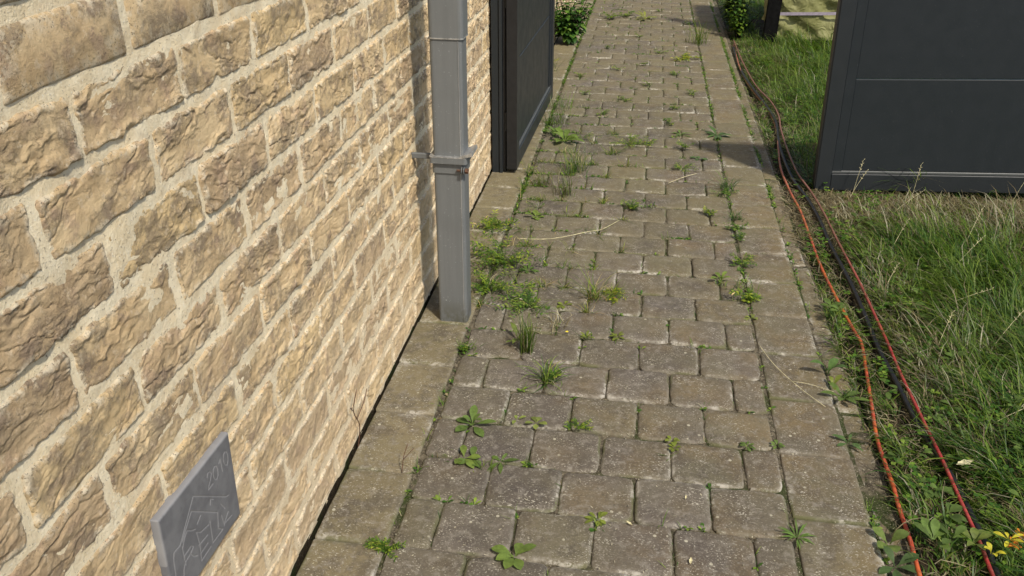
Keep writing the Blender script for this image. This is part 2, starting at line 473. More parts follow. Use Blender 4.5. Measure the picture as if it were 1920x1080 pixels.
# ------------------------------------------------------------------ the ground
def ground_sheet():
    v, f = [], []
    xs = [-40, -.10, .016, 1.44, 4, 10, 45]; ys = [-30, 0, 12, 30, 70]
    g = MB()
    for i in range(len(xs) - 1):
        for j in range(len(ys) - 1):
            if i == 1 and 0 < j < 2: continue            # the open gap along the wall foot
            n = len(g.v)
            g.v += [(xs[i], ys[j], -.036), (xs[i + 1], ys[j], -.036), (xs[i + 1], ys[j + 1], -.036), (xs[i], ys[j + 1], -.036)]
            g.f.append([n, n + 1, n + 2, n + 3])
    o = g.build('ground', M['soil']); tag(o, kind='structure')
ground_sheet()
def lawn_soil():                                           # bumpy soil under the grass near the camera
    nx, ny = 90, 300
    X, Y = np.meshgrid(np.linspace(1.415, 4.2, nx), np.linspace(.4, 10.5, ny))
    Z = np.array([[-.022 + .014 * noise.noise(Vector((x * 5, y * 5, 0))) + .006 * noise.noise(Vector((x * 22, y * 22, 3))) for x, y in zip(a, b)] for a, b in zip(X, Y)])
    Z -= np.clip((1.44 - X) / .02, 0, 1) * .01
    v = np.stack([X, Y, Z], -1).reshape(-1, 3)
    idx = np.arange(nx * ny).reshape(ny, nx)
    f = np.stack([idx[:-1, :-1], idx[:-1, 1:], idx[1:, 1:], idx[1:, :-1]], -1).reshape(-1, 4)
    tag(link('lawn_soil', mesh_np('lawn_soil', v, f, M['soil'], smooth=True)), kind='structure')
lawn_soil()

# ------------------------------------------------------------------ the path
bed = MB()
nx, ny = 60, 420
X, Y = np.meshgrid(np.linspace(-.02, 1.43, nx), np.linspace(-.6, 13.5, ny))
Zb = np.array([[-.0092 + .0040 * noise.noise(Vector((x * 16, y * 16, 1))) + .003 * noise.noise(Vector((x * 60, y * 60, 5))) for x, y in zip(a, b)] for a, b in zip(X, Y)])
Zb += .0055 * np.exp(-((X - 1.1625) / .012) ** 2)
Zb = np.where(X < .020, -.085 + .060 * np.clip((Y - 1.60) / .5 + .5 * np.sin(Y * 23) * np.sin(Y * 9), 0, 1.1) + Zb * .8, Zb)
idx = np.arange(nx * ny).reshape(ny, nx)
path = link('path', mesh_np('path', np.stack([X, Y, Zb], -1).reshape(-1, 3), np.stack([idx[:-1, :-1], idx[:-1, 1:], idx[1:, 1:], idx[1:, :-1]], -1).reshape(-1, 4), M['bed'], smooth=True))
tag(path, kind='structure')

PW, PD = .1915, .1733
PV = [slab_mesh('paving_stone', PW - .0035, PD - .0035, M['block'], s + 50, 15, 15, .020, .0095, .0062, .0020, .0026, 'z') for s in range(12)]
PH = [slab_mesh('paving_stone', PW / 2 - .0035, PD - .0035, M['block'], s + 70, 10, 15, .016, .0095, .0062, .0020, .0026, 'z') for s in range(5)]
SL = [slab_mesh('edging_slab', .1765, .2635 - .003, M['slab'], s + 80, 15, 18, .005, .006, .0030, .0014, .0008, 'z') for s in range(6)]
SR = [slab_mesh('edging_slab', .1895, .2590 - .003, M['slabr'], s + 90, 15, 18, .008, .007, .0035, .0018, .0012, 'z') for s in range(6)]
KB = [slab_mesh('kerb_stone', .062, .98, M['kerb'], s + 100, 9, 40, .006, .007, .004, .002, .002, 'z', thick=.1) for s in range(3)]
far = []
for row in range(-12, 70):
    y = 1.478 + PD * row + PD / 2 - .004 * math.sin(row * .7)
    odd = row % 2 == 0
    xs = []
    x = .2015
    if odd: xs = [(.2015 + PW / 4, 1)] + [(.2015 + PW / 2 + PW * (i + .5), 0) for i in range(4)] + [(.2015 + PW * 4.75, 1)]
    else: xs = [(.2015 + PW * (i + .5), 0) for i in range(5)]
    for px, half in xs:
        yy = y - .018 * (px - .68) + rnd.uniform(-.0022, .0022)
        if .3 < px < .5 and 2.7 < yy < 3.4: pass
        me = rnd.choice(PH if half else PV)
        rz = rnd.uniform(-.9, .9) + (180 if rnd.random() < .5 else 0)
        loc = Vector((px + rnd.uniform(-.0018, .0018), yy, rnd.uniform(-.0022, .0022)))
        eu = Euler((R(rnd.uniform(-.6, .6)), R(rnd.uniform(-.7, .7)), R(rz)))
        if 1.15 < yy < 9.4: link('paving_stone', me, path, loc, eu)
        else: far.append((me, Matrix.Translation(loc) @ eu.to_matrix().to_4x4()))
farS = []
for k in range(-6, 46):
    for side in (0, 1):
        y = (1.480 + .2645 * (k + .5)) if side == 0 else (1.459 + .2605 * (k + .5))
        x = (.1030 - .0045 * min(1, max(0, (y - 1.55) / .7)) if side == 0 else 1.2605) + rnd.uniform(-.0012, .0012)
        me = rnd.choice(SL if side == 0 else SR)
        loc = Vector((x, y, .0015 + rnd.uniform(-.0015, .0015)))
        eu = Euler((R(rnd.uniform(-.25, .25)), R(rnd.uniform(-.3, .3)), R(rnd.uniform(-.3, .3) + rnd.choice((0, 180)))))
        if 1.1 < y < 9.5: link('edging_slab', me, path, loc, eu)
        else: farS.append((me, Matrix.Translation(loc) @ eu.to_matrix().to_4x4()))
for k in range(-1, 13):
    o = link('kerb_stone', KB[k % 3], path, (1.399 - .0035 * k, .72 + .99 * k, -.006 + rnd.uniform(-.003, .003)), (0, R(rnd.uniform(-2, 2)), R(rnd.uniform(-.25, .25))))
joined('paving_stones', M['block'], far, path)
joined('edging_slabs', M['slab'], farS, path)

# ------------------------------------------------------------------ the brick wall
wall = empty('brick_wall', (0, 0, 0))
tag(wall, 'rough tan brick house wall with wide cream mortar joints along the path', 'wall')
ys = np.concatenate([np.arange(-3, .5, .25), np.arange(.5, 4.3, .011), np.arange(4.3, 14.01, .05)])
zs = np.concatenate([np.arange(-.05, 1.35, .011), np.arange(1.35, 2.75, .1)])
Yg, Zg = np.meshgrid(ys, zs)
Xg = np.array([[.0003 + .0028 * noise.noise(Vector((3, y * 13, z * 13))) + .0016 * noise.noise(Vector((7, y * 48, z * 48))) for y, z in zip(a, b)] for a, b in zip(Yg, Zg)])
Xg = np.where(Zg < -.01, -.004, Xg)
nz_, ny_ = Yg.shape
idx = np.arange(ny_ * nz_).reshape(nz_, ny_)
v = np.stack([Xg, Yg, Zg], -1).reshape(-1, 3)
f = np.stack([idx[:-1, :-1], idx[:-1, 1:], idx[1:, 1:], idx[1:, :-1]], -1).reshape(-1, 4)
link('mortar', mesh_np('mortar', v, f, M['mortar'], smooth=True), wall)
MB().box(-.02, .0010, -3, 14, -.10, .0005).build('gap_shade_strip', M['soil'], wall)  # dark strip added so the gap at the wall foot looks shaded
core = MB().box(-.30, -.012, -3, 14, -.05, 2.68)
core.build('wall_core', M['mortar'], wall)
MB().box(-.33, .03, -3.02, 14.02, 2.683, 2.74, .004).build('coping', M['edge'], wall)
PLATE = (.925, 1.190, .345, .548)
farb = []
for k, zc, off in brick_rows():
    i0 = int((-2.8 - off) / BP)
    for i in range(i0, 60):
        yc = off + BP * i + rnd.uniform(-.004, .004)
        if yc > 13.8 or yc < -2.8: continue
        z = zc + rnd.uniform(-.0015, .0015)
        flip = rnd.random() < .5
        eu = Euler((R(rnd.uniform(-.35, .35)) + (math.pi if flip else 0), 0, R(rnd.uniform(-.4, .4))))
        loc = Vector((.0034 + rnd.uniform(-.0014, .0016), yc, z))
        if (.5 < yc < 4.2 and z < 1.25) or (5.35 < yc < 9.6 and z < .5):
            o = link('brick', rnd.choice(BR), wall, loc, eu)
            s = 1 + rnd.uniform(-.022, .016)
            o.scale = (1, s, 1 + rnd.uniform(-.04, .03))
        else: farb.append((rnd.choice(BRL), Matrix.Translation(loc) @ eu.to_matrix().to_4x4()))
joined('bricks', M['brick'], farb, wall)

# ------------------------------------------------------------------ engraved plate in the wall
def plate():
    root = empty('engraved_plate', (.0, 1.058, .447), (R(-3.0), 0, 0))
    tag(root, 'small grey plaque engraved 2010 with a house roof and letters, low in the brick wall', 'plaque')
    # strokes read off the photograph, in wall millimetres (y, z)
    S = [[(1148, 419), (1138, 424), (1041, 509), (977, 459), (957, 462), (952, 450), (948, 418), (946, 385)],
         [(1102, 418), (1027, 488), (984, 460)], [(1102, 418), (1094, 388), (1106, 374)],
         [(981, 453), (980, 412)], [(981, 447), (992, 460), (1004, 466), (1016, 455), (1027, 448)],
         [(980, 431), (1006, 430), (1011, 423), (999, 419), (981, 418)], [(999, 418), (1006, 406), (1016, 398)], [(980, 418), (972, 409), (968, 396)],
         [(1028, 440), (1030, 410), (1025, 377), (1061, 376)], [(1028, 440), (1040, 429), (1067, 421)], [(1026, 411), (1058, 406)], [(1027, 392), (1054, 391)],
         [(1073, 424), (1069, 377), (1108, 373)], [(1112, 402), (1115, 376)], [(1136, 390), (1115, 379), (1145, 373)], [(1117, 425), (1127, 406)],
         [(1084, 452), (1089, 461), (1097, 453)], [(1035, 452), (1050, 458)],
         [(1092, 507), (1096, 513), (1104, 510), (1107, 503), (1101, 495), (1091, 487), (1089, 482), (1106, 481)],
         [(1112, 497), (1115, 505), (1121, 508), (1127, 504), (1129, 495), (1127, 484), (1121, 479), (1115, 483), (1112, 490), (1112, 497)],
         [(1136, 502), (1143, 507), (1143, 479)],
         [(1153, 497), (1156, 505), (1162, 508), (1168, 504), (1170, 495), (1168, 484), (1162, 478), (1156, 483), (1153, 490), (1153, 497)]]
    ang = R(3.0)
    segs = []
    for l in S:
        q = []
        for (a, b) in l:
            dy, dz = a / 1000 - 1.058, b / 1000 - .447
            q.append((dy * math.cos(ang) - dz * math.sin(ang), dy * math.sin(ang) + dz * math.cos(ang)))
        segs += list(zip(q, q[1:]))
    L, W = .250, .186
    ny, nz = 260, 196
    yy = np.linspace(-L / 2, L / 2, ny); zz = np.linspace(-W / 2, W / 2, nz)
    Yg, Zg = np.meshgrid(yy, zz)
    D = np.full(Yg.shape, 1., np.float32)
    for (a, b) in segs:
        ax_, az = a; bx, bz = b
        vx, vz = bx - ax_, bz - az; l2 = vx * vx + vz * vz + 1e-12
        t = np.clip(((Yg - ax_) * vx + (Zg - az) * vz) / l2, 0, 1)
        D = np.minimum(D, np.hypot(Yg - ax_ - t * vx, Zg - az - t * vz))
    g = np.clip(1 - D / .0017, 0, 1)
    de = np.minimum(np.minimum(Yg + L / 2, L / 2 - Yg), np.minimum(Zg + W / 2, W / 2 - Zg))
    bev = np.clip(1 - de / .004, 0, 1)
    X = .017 - .0012 * g ** .7 - .003 * bev ** 1.5
    idx = np.arange(ny * nz).reshape(nz, ny)
    v = np.stack([X, Yg, Zg], -1).reshape(-1, 3)
    f = np.stack([idx[:-1, :-1], idx[:-1, 1:], idx[1:, 1:], idx[1:, :-1]], -1).reshape(-1, 4)
    c = np.zeros((ny * nz, 3), np.float32); c[:, 0] = np.maximum(g, .9 * np.clip((bev - .2) * 2, 0, 1) * (Zg > 0)).ravel()  # upper bevel also painted paler, as if lit from above
    rim = list(idx[0]) + list(idx[1:, -1]) + list(idx[-1, ::-1][1:]) + list(idx[::-1, 0][1:-1])
    n0 = len(v); vv = v[rim].copy(); vv[:, 0] = -.01
    v = np.concatenate([v, vv]); c = np.concatenate([c, np.tile([[.0, 0, 0]], (len(rim), 1))])
    m = len(rim)
    sf = [(rim[(k + 1) % m], rim[k], n0 + k, n0 + (k + 1) % m) for k in range(m)]
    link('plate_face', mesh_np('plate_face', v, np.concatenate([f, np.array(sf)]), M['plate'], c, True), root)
plate()

# ------------------------------------------------------------------ downpipe
def rr_ring(cx, cy, hx, hy, r, z, n=5):
    P = []
    for (sx, sy, a0) in ((1, 1, 0), (-1, 1, 90), (-1, -1, 180), (1, -1, 270)):
        for k in range(n):
            a = R(a0 + 90 * k / (n - 1))
            P.append((cx + sx * (hx - r) + r * math.cos(a), cy + sy * (hy - r) + r * math.sin(a), z))
    return P
def downpipe():
    root = empty('downpipe', (.131, 2.592, 0), (0, R(.35), 0))
    tag(root, 'square grey zinc rainwater downpipe with a clamp, standing off the brick wall', 'downpipe')
    h = .050
    MB().loft([rr_ring(0, 0, h, .042, .012, z) for z in (-.02, .45, .968)]).build('lower_pipe', M['pipe'], root)
    MB().loft([rr_ring(.002, 0, h + .003, .045, .014, z) for z in (.966, .969, 1.3, 2.66)]).build('upper_pipe', M['pipe'], root)
    MB().loft([rr_ring(.002, 0, h + .0038, .0458, .014, z) for z in (.966, .970)]).build('collar_seam', M['edge'], root)
    MB().tube([(h - .011, -.0425, z) for z in (0, .3, .6, .962)], .0011, 5).build('corner_highlight', M['edge'], root)  # pale bead stands in for the highlight along the pipe's front corner
    cl = MB().loft([rr_ring(.001, -.002, h + .011, .055, .010, z) for z in (.583, .602)]).build('clamp', M['pipe'], root)
    MB().loft([rr_ring(.001, -.002, h + .0115, .0555, .010, z) for z in (.6022, .6045)]).build('clamp_rim', M['edge'], cl)  # pale rim and lip put the clamp's lit top edge into the colour
    b = MB(); b.v = []; b.loft([[(h - .012, -.056, .603), (h + .030, -.060, .612), (h + .030, .030, .612), (h - .012, .030, .603)],
                                [(h - .012, -.056, .608), (h + .028, -.060, .624), (h + .028, .030, .624), (h - .012, .030, .608)]]).build('clamp_lip', M['edge'], cl)
    MB().loft([rr_ring(.0, 0, h + .004, .0465, .012, z) for z in (.548, .584)]).build('clamp_band', M['pipe'], cl)
    MB().box(-.142, -.050, .004, .016, .574, .592, .002).build('wall_arm', M['pipe'], root)
    bo = MB().tube([(h - .022, -.052, .562), (h + .016, -.052, .562)], .0035, 8).build('bolt', M['rust'], root)
    n = MB(); n.tube([(h - .006, -.052, .562), (h - .0035, -.052, .562)], .0125, 14); n.build('washer', M['pipe'], bo)
    n = MB(); n.tube([(h + .001, -.052, .562), (h + .0035, -.052, .562)], .0125, 14); n.build('washer', M['pipe'], bo)
    n = MB(); n.tube([(h + .006, -.053, .562), (h + .016, -.053, .562)], .0085, 6); n.build('nut', M['rust'], bo)
downpipe()

# ------------------------------------------------------------------ the two gate leaves
def gate_leaf(root, L, Ht, z0):
    """leaf in local x (0..L), face looking to -y, thickness +y"""
    fw, T = .068, .05
    MB().box(0, fw, 0, T, z0, z0 + Ht, .003).build('stile', M['gatel'], root)
    MB().box(L - fw, L, 0, T, z0, z0 + Ht, .003).build('stile', M['gatel'], root)
    MB().box(fw + .0005, L - fw - .0005, .0015, T - .001, z0, z0 + .082, .003).build('bottom_rail', M['gatel'], root)
    MB().box(fw + .0005, L - fw - .0005, .0015, T - .001, z0 + Ht - .08, z0 + Ht, .003).build('top_rail', M['gatel'], root)
    a, b = fw + .001, L - fw - .001
    bw = .045
    MB().box(a, a + bw, .008, T - .008, z0 + .0825, z0 + Ht - .0805, .002).build('glazing_bead', M['gate'], root)
    MB().box(b - bw, b, .008, T - .008, z0 + .0825, z0 + Ht - .0805, .002).build('glazing_bead', M['gate'], root)
    MB().box(a, b, .007, T - .009, z0 + .083, z0 + .095, .002).build('glazing_bead', M['rail'], root)  # lighter colour paints the skylit top of the bottom rail
    zb = z0 + .096; hgt = .4325
    while zb < z0 + Ht - .10:
        zt = min(zb + hgt, z0 + Ht - .081)
        MB().box(a + bw + .0008, b - bw - .0008, .0155, T - .016, zb, zt - .0035, .002).build('board', M['gate'], root)
        zb = zt + .0005
gl = empty('gate_leaf', (.139, 4.046, 0), (0, 0, R(90 - 1.35)))
# local x runs along +y of the scene, local -y looks to +x
tag(gl, 'dark anthracite metal gate leaf folded open against the brick wall', 'gate')
gate_leaf(gl, 1.385, 1.0, .022)
MB().box(-.004, .0, -.0, .05, .03, 1.02, .0).build('closing_strip', M['black'], gl)
gp = empty('gate_post', (0, 4.05, 0))
tag(gp, 'slim black gate post fixed to the brick wall behind the folded leaf', 'post')
MB().box(.012, .050, .008, .075, 0, 1.08, .003).build('post_profile', M['gate'], gp)
MB().box(.0505, .066, .0, .06, 0, 1.08, .002).build('rebate', M['gatel'], gp)
MB().box(.0665, .082, .012, .05, .01, 1.06, .002).build('brush_seal', M['black'], gp)
for z in (.22, .80):
    MB().tube([(.084, .01, z), (.084, .01, z + .09)], .007, 8).build('hinge', M['gatel'], gp)
gr = empty('gate_leaf', (1.574, 4.040, 0), (0, R(-1.5), R(1.6)))
tag(gr, 'dark anthracite metal gate leaf standing over the long grass right of the path', 'gate')
gate_leaf(gr, 1.385, 1.02, .002)
MB().box(-.004, .0, .004, .05, .02, 1.02).build('closing_strip', M['black'], gr)
g2 = empty('gate_post', (3.0, 4.12, 0))
tag(g2, 'dark square gate post at the far end of the right gate leaf', 'post')
MB().box(0, .08, -.04, .04, -.03, 1.12, .004).build('post_profile', M['gatel'], g2)
MB().box(-.006, .086, -.046, .046, 1.12, 1.135, .002).build('post_cap', M['gatel'], g2)

# ------------------------------------------------------------------ tarp-covered stack and dark post behind
def tarp():
    root = empty('covered_stack', (1.80, 7.56, 0))
    tag(root, 'olive green wrinkled tarpaulin over a garden stack with a grey strap, behind the right gate', 'tarpaulin')
    W, D, H = 1.6, .9, 1.15
    def sheet(fn, nu, nv):
        v = np.array([fn(i / (nu - 1), j / (nv - 1)) for j in range(nv) for i in range(nu)], np.float32)
        idx = np.arange(nu * nv).reshape(nv, nu)
        return v, np.stack([idx[:-1, :-1], idx[:-1, 1:], idx[1:, 1:], idx[1:, :-1]], -1).reshape(-1, 4)
    def wr(a, b, s=0):
        w = noise.noise(Vector((a * 5 + b * 6, b * 2.2 - a * 2, s))); w2 = noise.noise(Vector((a * 9 - b * 11, b * 9, s + 3)))
        return .022 * (1 - abs(w) * 3) + .014 * (1 - abs(w2) * 3)
    def front(u, v_): return (u * W, -wr(u * W, v_ * H) - .02, .004 + v_ * H)
    def side(u, v_): return (-wr(u, v_ * H, 7) * .6, D * (1 - u) - .02, .004 + v_ * H)
    def side2(u, v_): return (W + wr(u, v_ * H, 9) * .6, D * u - .02, .004 + v_ * H)
    def top(u, v_): return (u * W, v_ * D - .02, H + .004 + wr(u * W, v_ * D, 4) * .5 - .06 * abs(v_ - .5))
    Vs, Fs, n = [], [], 0
    for fn in (side, front, side2, top):
        v, f = sheet(fn, 70, 50); Vs.append(v); Fs.append(f + n); n += len(v)
    link('cover', mesh_np('cover', np.concatenate(Vs), np.concatenate(Fs), M['tarp'], smooth=True), root)
    s = MB(); s.loft([[(x, -.062, .20 + .03 * x + .005), (x, -.055, .20 + .03 * x + .028), (x, -.046, .20 + .03 * x + .005)] for x in (-.04, .3, .8, 1.3, 1.64)]); s.build('strap', M['strap'], root)
    MB().box(-.01, W + .01, -.05, -.028, .0, .014, .003).build('hem_weight', M['wood'], root)
tarp()
dp = MB()
dp.loft([[(x + .02 * z, y, z) for x, y in ((-.050, -.04), (.050, -.04), (.050, .05), (-.050, .05))] for z in (-.03, .3, .8, 1.5)])
o = dp.build('wooden_post', M['wood'], None, False, (1.735, 7.44, 0)); tag(o, 'black upright post at the left edge of the olive tarpaulin', 'post')

# ------------------------------------------------------------------ hoses
def smooth_pts(P, n=6):
    P = [Vector(p) for p in P]; out = []
    for i in range(len(P) - 1):
        p0, p1, p2, p3 = P[max(i - 1, 0)], P[i], P[i + 1], P[min(i + 2, len(P) - 1)]
        for k in range(n):
            t = k / n
            out.append(.5 * ((2 * p1) + (p2 - p0) * t + (2 * p0 - 5 * p1 + 4 * p2 - p3) * t * t + (3 * p1 - p0 - 3 * p2 + p3) * t ** 3))
    out.append(P[-1]); return out
HA = [(1.44, 7.277), (1.424, 6.578), (1.434, 6.115), (1.468, 5.725), (1.504, 5.414), (1.514, 5.13), (1.495, 4.836), (1.471, 4.596), (1.45, 4.287), (1.456, 3.98), (1.467, 3.728), (1.47, 3.491), (1.466, 3.192), (1.479, 2.923), (1.493, 2.679), (1.5, 2.592), (1.482, 2.419), (1.458, 2.234), (1.441, 2.077), (1.434, 1.95), (1.435, 1.866), (1.432, 1.786), (1.431, 1.684), (1.427, 1.622), (1.424, 1.537), (1.422, 1.3), (1.43, .6)]
HB = [(1.446, 7.36), (1.450, 6.582), (1.482, 5.904), (1.532, 5.515), (1.545, 5.21), (1.524, 4.939), (1.512, 4.611), (1.514, 4.21), (1.541, 3.944), (1.555, 3.68), (1.562, 3.395), (1.576, 3.041), (1.578, 2.778), (1.576, 2.586), (1.576, 2.393), (1.579, 2.149), (1.581, 1.955), (1.58, 1.809), (1.58, 1.664), (1.576, 1.56), (1.57, 1.2), (1.6, .6)]
HC = [(1.431, 7.154), (1.427, 6.412), (1.46, 5.818), (1.506, 5.426), (1.519, 5.097), (1.497, 4.787), (1.482, 4.509), (1.488, 4.145), (1.516, 3.892), (1.532, 3.646), (1.535, 3.364), (1.548, 3.019), (1.553, 2.754), (1.553, 2.565), (1.556, 2.372), (1.572, 2.138), (1.596, 1.961), (1.601, 1.811), (1.601, 1.667), (1.599, 1.563), (1.60, 1.2), (1.64, .6)]
def hose(name, P, r, z, mat, label, cat, up=None):
    pts = [(x + .004 * noise.noise(Vector((y * 9, r * 300, 2))), y, z + .010 * noise.noise(Vector((y * 5, r * 900, 0)))) for x, y in P]
    if up: pts = [(x + a, y + b, c) for (a, b, c), (x, y, _) in zip(up, [pts[0]] * len(up))] + pts
    m = MB().tube(smooth_pts(pts, 6), r, 10)
    return tag(m.build(name, mat, None, True), label, cat)
hose('garden_hose', HA, .0053, .008, M['orange'], 'bright orange hose lying along the kerb in the grass, nearest the path', 'hose')
hose('garden_hose', HB, .0046, .028, M['red'], 'thin red hose running through the grass to the right of the orange one', 'hose')
hose('cable_and_hose_shade', HC, .0085, .010, M['black'], 'black cable beside the thin red hose, farther up standing in for its shadow', 'cable')  # near length is a cable, far length stands in for the hose's shadow

# ------------------------------------------------------------------ grass and weeds
class Blades:
    """ribbons: every blade is a strip of quads bending under gravity"""
    def __init__(s): s.v = []; s.f = []; s.c = []; s.n = 0
    def add(s, base, az, length, width, e0, e1, col, segs=4, prof='blade', twist=0., fold=0.):
        # base (N,3); az, length... arrays of N
        N = len(base); k = segs + 1
        t = np.linspace(0, 1, k)[None, :]
        el = e0[:, None] + (e1 - e0)[:, None] * t
        dl = (length / segs)[:, None]
        ho = np.concatenate([np.zeros((N, 1)), np.cumsum(np.cos(el[:, :-1]) * dl, 1)], 1)
        up = np.concatenate([np.zeros((N, 1)), np.cumsum(np.sin(el[:, :-1]) * dl, 1)], 1)
        curl = twist * t ** 1.5 if np.isscalar(twist) else twist[:, None] * t ** 1.5
        ca, sa = np.cos(az[:, None] + curl), np.sin(az[:, None] + curl)
        cx = base[:, 0:1] + ca * ho; cy = base[:, 1:2] + sa * ho; cz = base[:, 2:3] + up
        if prof == 'blade': w = np.array([.7, 1, .9, .62, .04]) if segs == 4 else np.interp(np.linspace(0, 1, k), [0, .3, .7, 1], [.75, 1, .7, .04])
        elif prof == 'oval': w = np.interp(np.linspace(0, 1, k), [0, .18, .32, .55, .75, .92, 1], [.10, .14, .55, 1., .92, .5, .05])
        elif prof == 'lance': w = np.interp(np.linspace(0, 1, k), [0, .15, .45, .75, 1], [.12, .3, 1., .7, .04])
        else: w = np.ones(k)
        w = w[None, :] * width[:, None] / 2
        lx, ly = -sa * w, ca * w
        lift = np.sin(el) * 0
        v = np.stack([np.stack([cx - lx, cy - ly, cz + w * fold], -1), np.stack([cx + lx, cy + ly, cz + w * fold], -1)], 2)
        if fold:
            v = np.stack([np.stack([cx - lx, cy - ly, cz + w * fold], -1), np.stack([cx, cy, cz], -1), np.stack([cx + lx, cy + ly, cz + w * fold], -1)], 2)
        m = v.shape[2]
        c = np.repeat(np.repeat(col[:, None, None, :], k, 1), m, 2).copy()
        shade = (.72 + .38 * np.linspace(0, 1, k))[None, :, None, None]          # shade painted in: blade bases darker, tips lighter
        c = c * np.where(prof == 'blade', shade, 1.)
        i = (np.arange(N)[:, None] * k + np.arange(segs)[None, :]) * m
        fs = []
        for q in range(m - 1):
            a = i + q
            fs.append(np.stack([a, a + 1, a + m + 1, a + m], -1).reshape(-1, 4))
        s.v.append(v.reshape(-1, 3)); s.c.append(c.reshape(-1, 3)); s.f.append(np.concatenate(fs) + s.n); s.n += N * k * m
    def build(s, name, mat, parent=None, loc=(0, 0, 0)):
        me = mesh_np(name, np.concatenate(s.v), np.concatenate(s.f), mat, np.concatenate(s.c), False)
        return link(name, me, parent, loc)
rs = np.random.RandomState(5)
GREENS = np.array([(.040, .100, .012), (.088, .172, .019), (.145, .235, .028), (.210, .290, .045), (.052, .122, .020)])
DRY = np.array([(.30, .24, .13), (.42, .36, .22), (.20, .15, .08), (.50, .46, .33)])
def vnoise(x, y, s, o=0.):
    return np.array([noise.noise(Vector((a * s + o, b * s, o * 1.7))) for a, b in zip(x, y)])
def greens(n, dry=0.08, k=None):
    c = GREENS[rs.randint(0, 5, n)] * rs.uniform(.75, 1.3, (n, 1))
    d = rs.rand(n) < dry
    c[d] = DRY[rs.randint(0, 4, d.sum())] * rs.uniform(.7, 1.2, (d.sum(), 1))
    return c
def hose_clear(x, y, w=.020):
    out = np.full(len(x), 9.)
    for P in (HA, HB, HC):
        p = np.array(P)[::-1]
        hx = np.interp(y, p[:, 1], p[:, 0]); out = np.minimum(out, np.abs(x - hx))
    return out
def hose_side(x, y):
    return hose_clear(x, y)

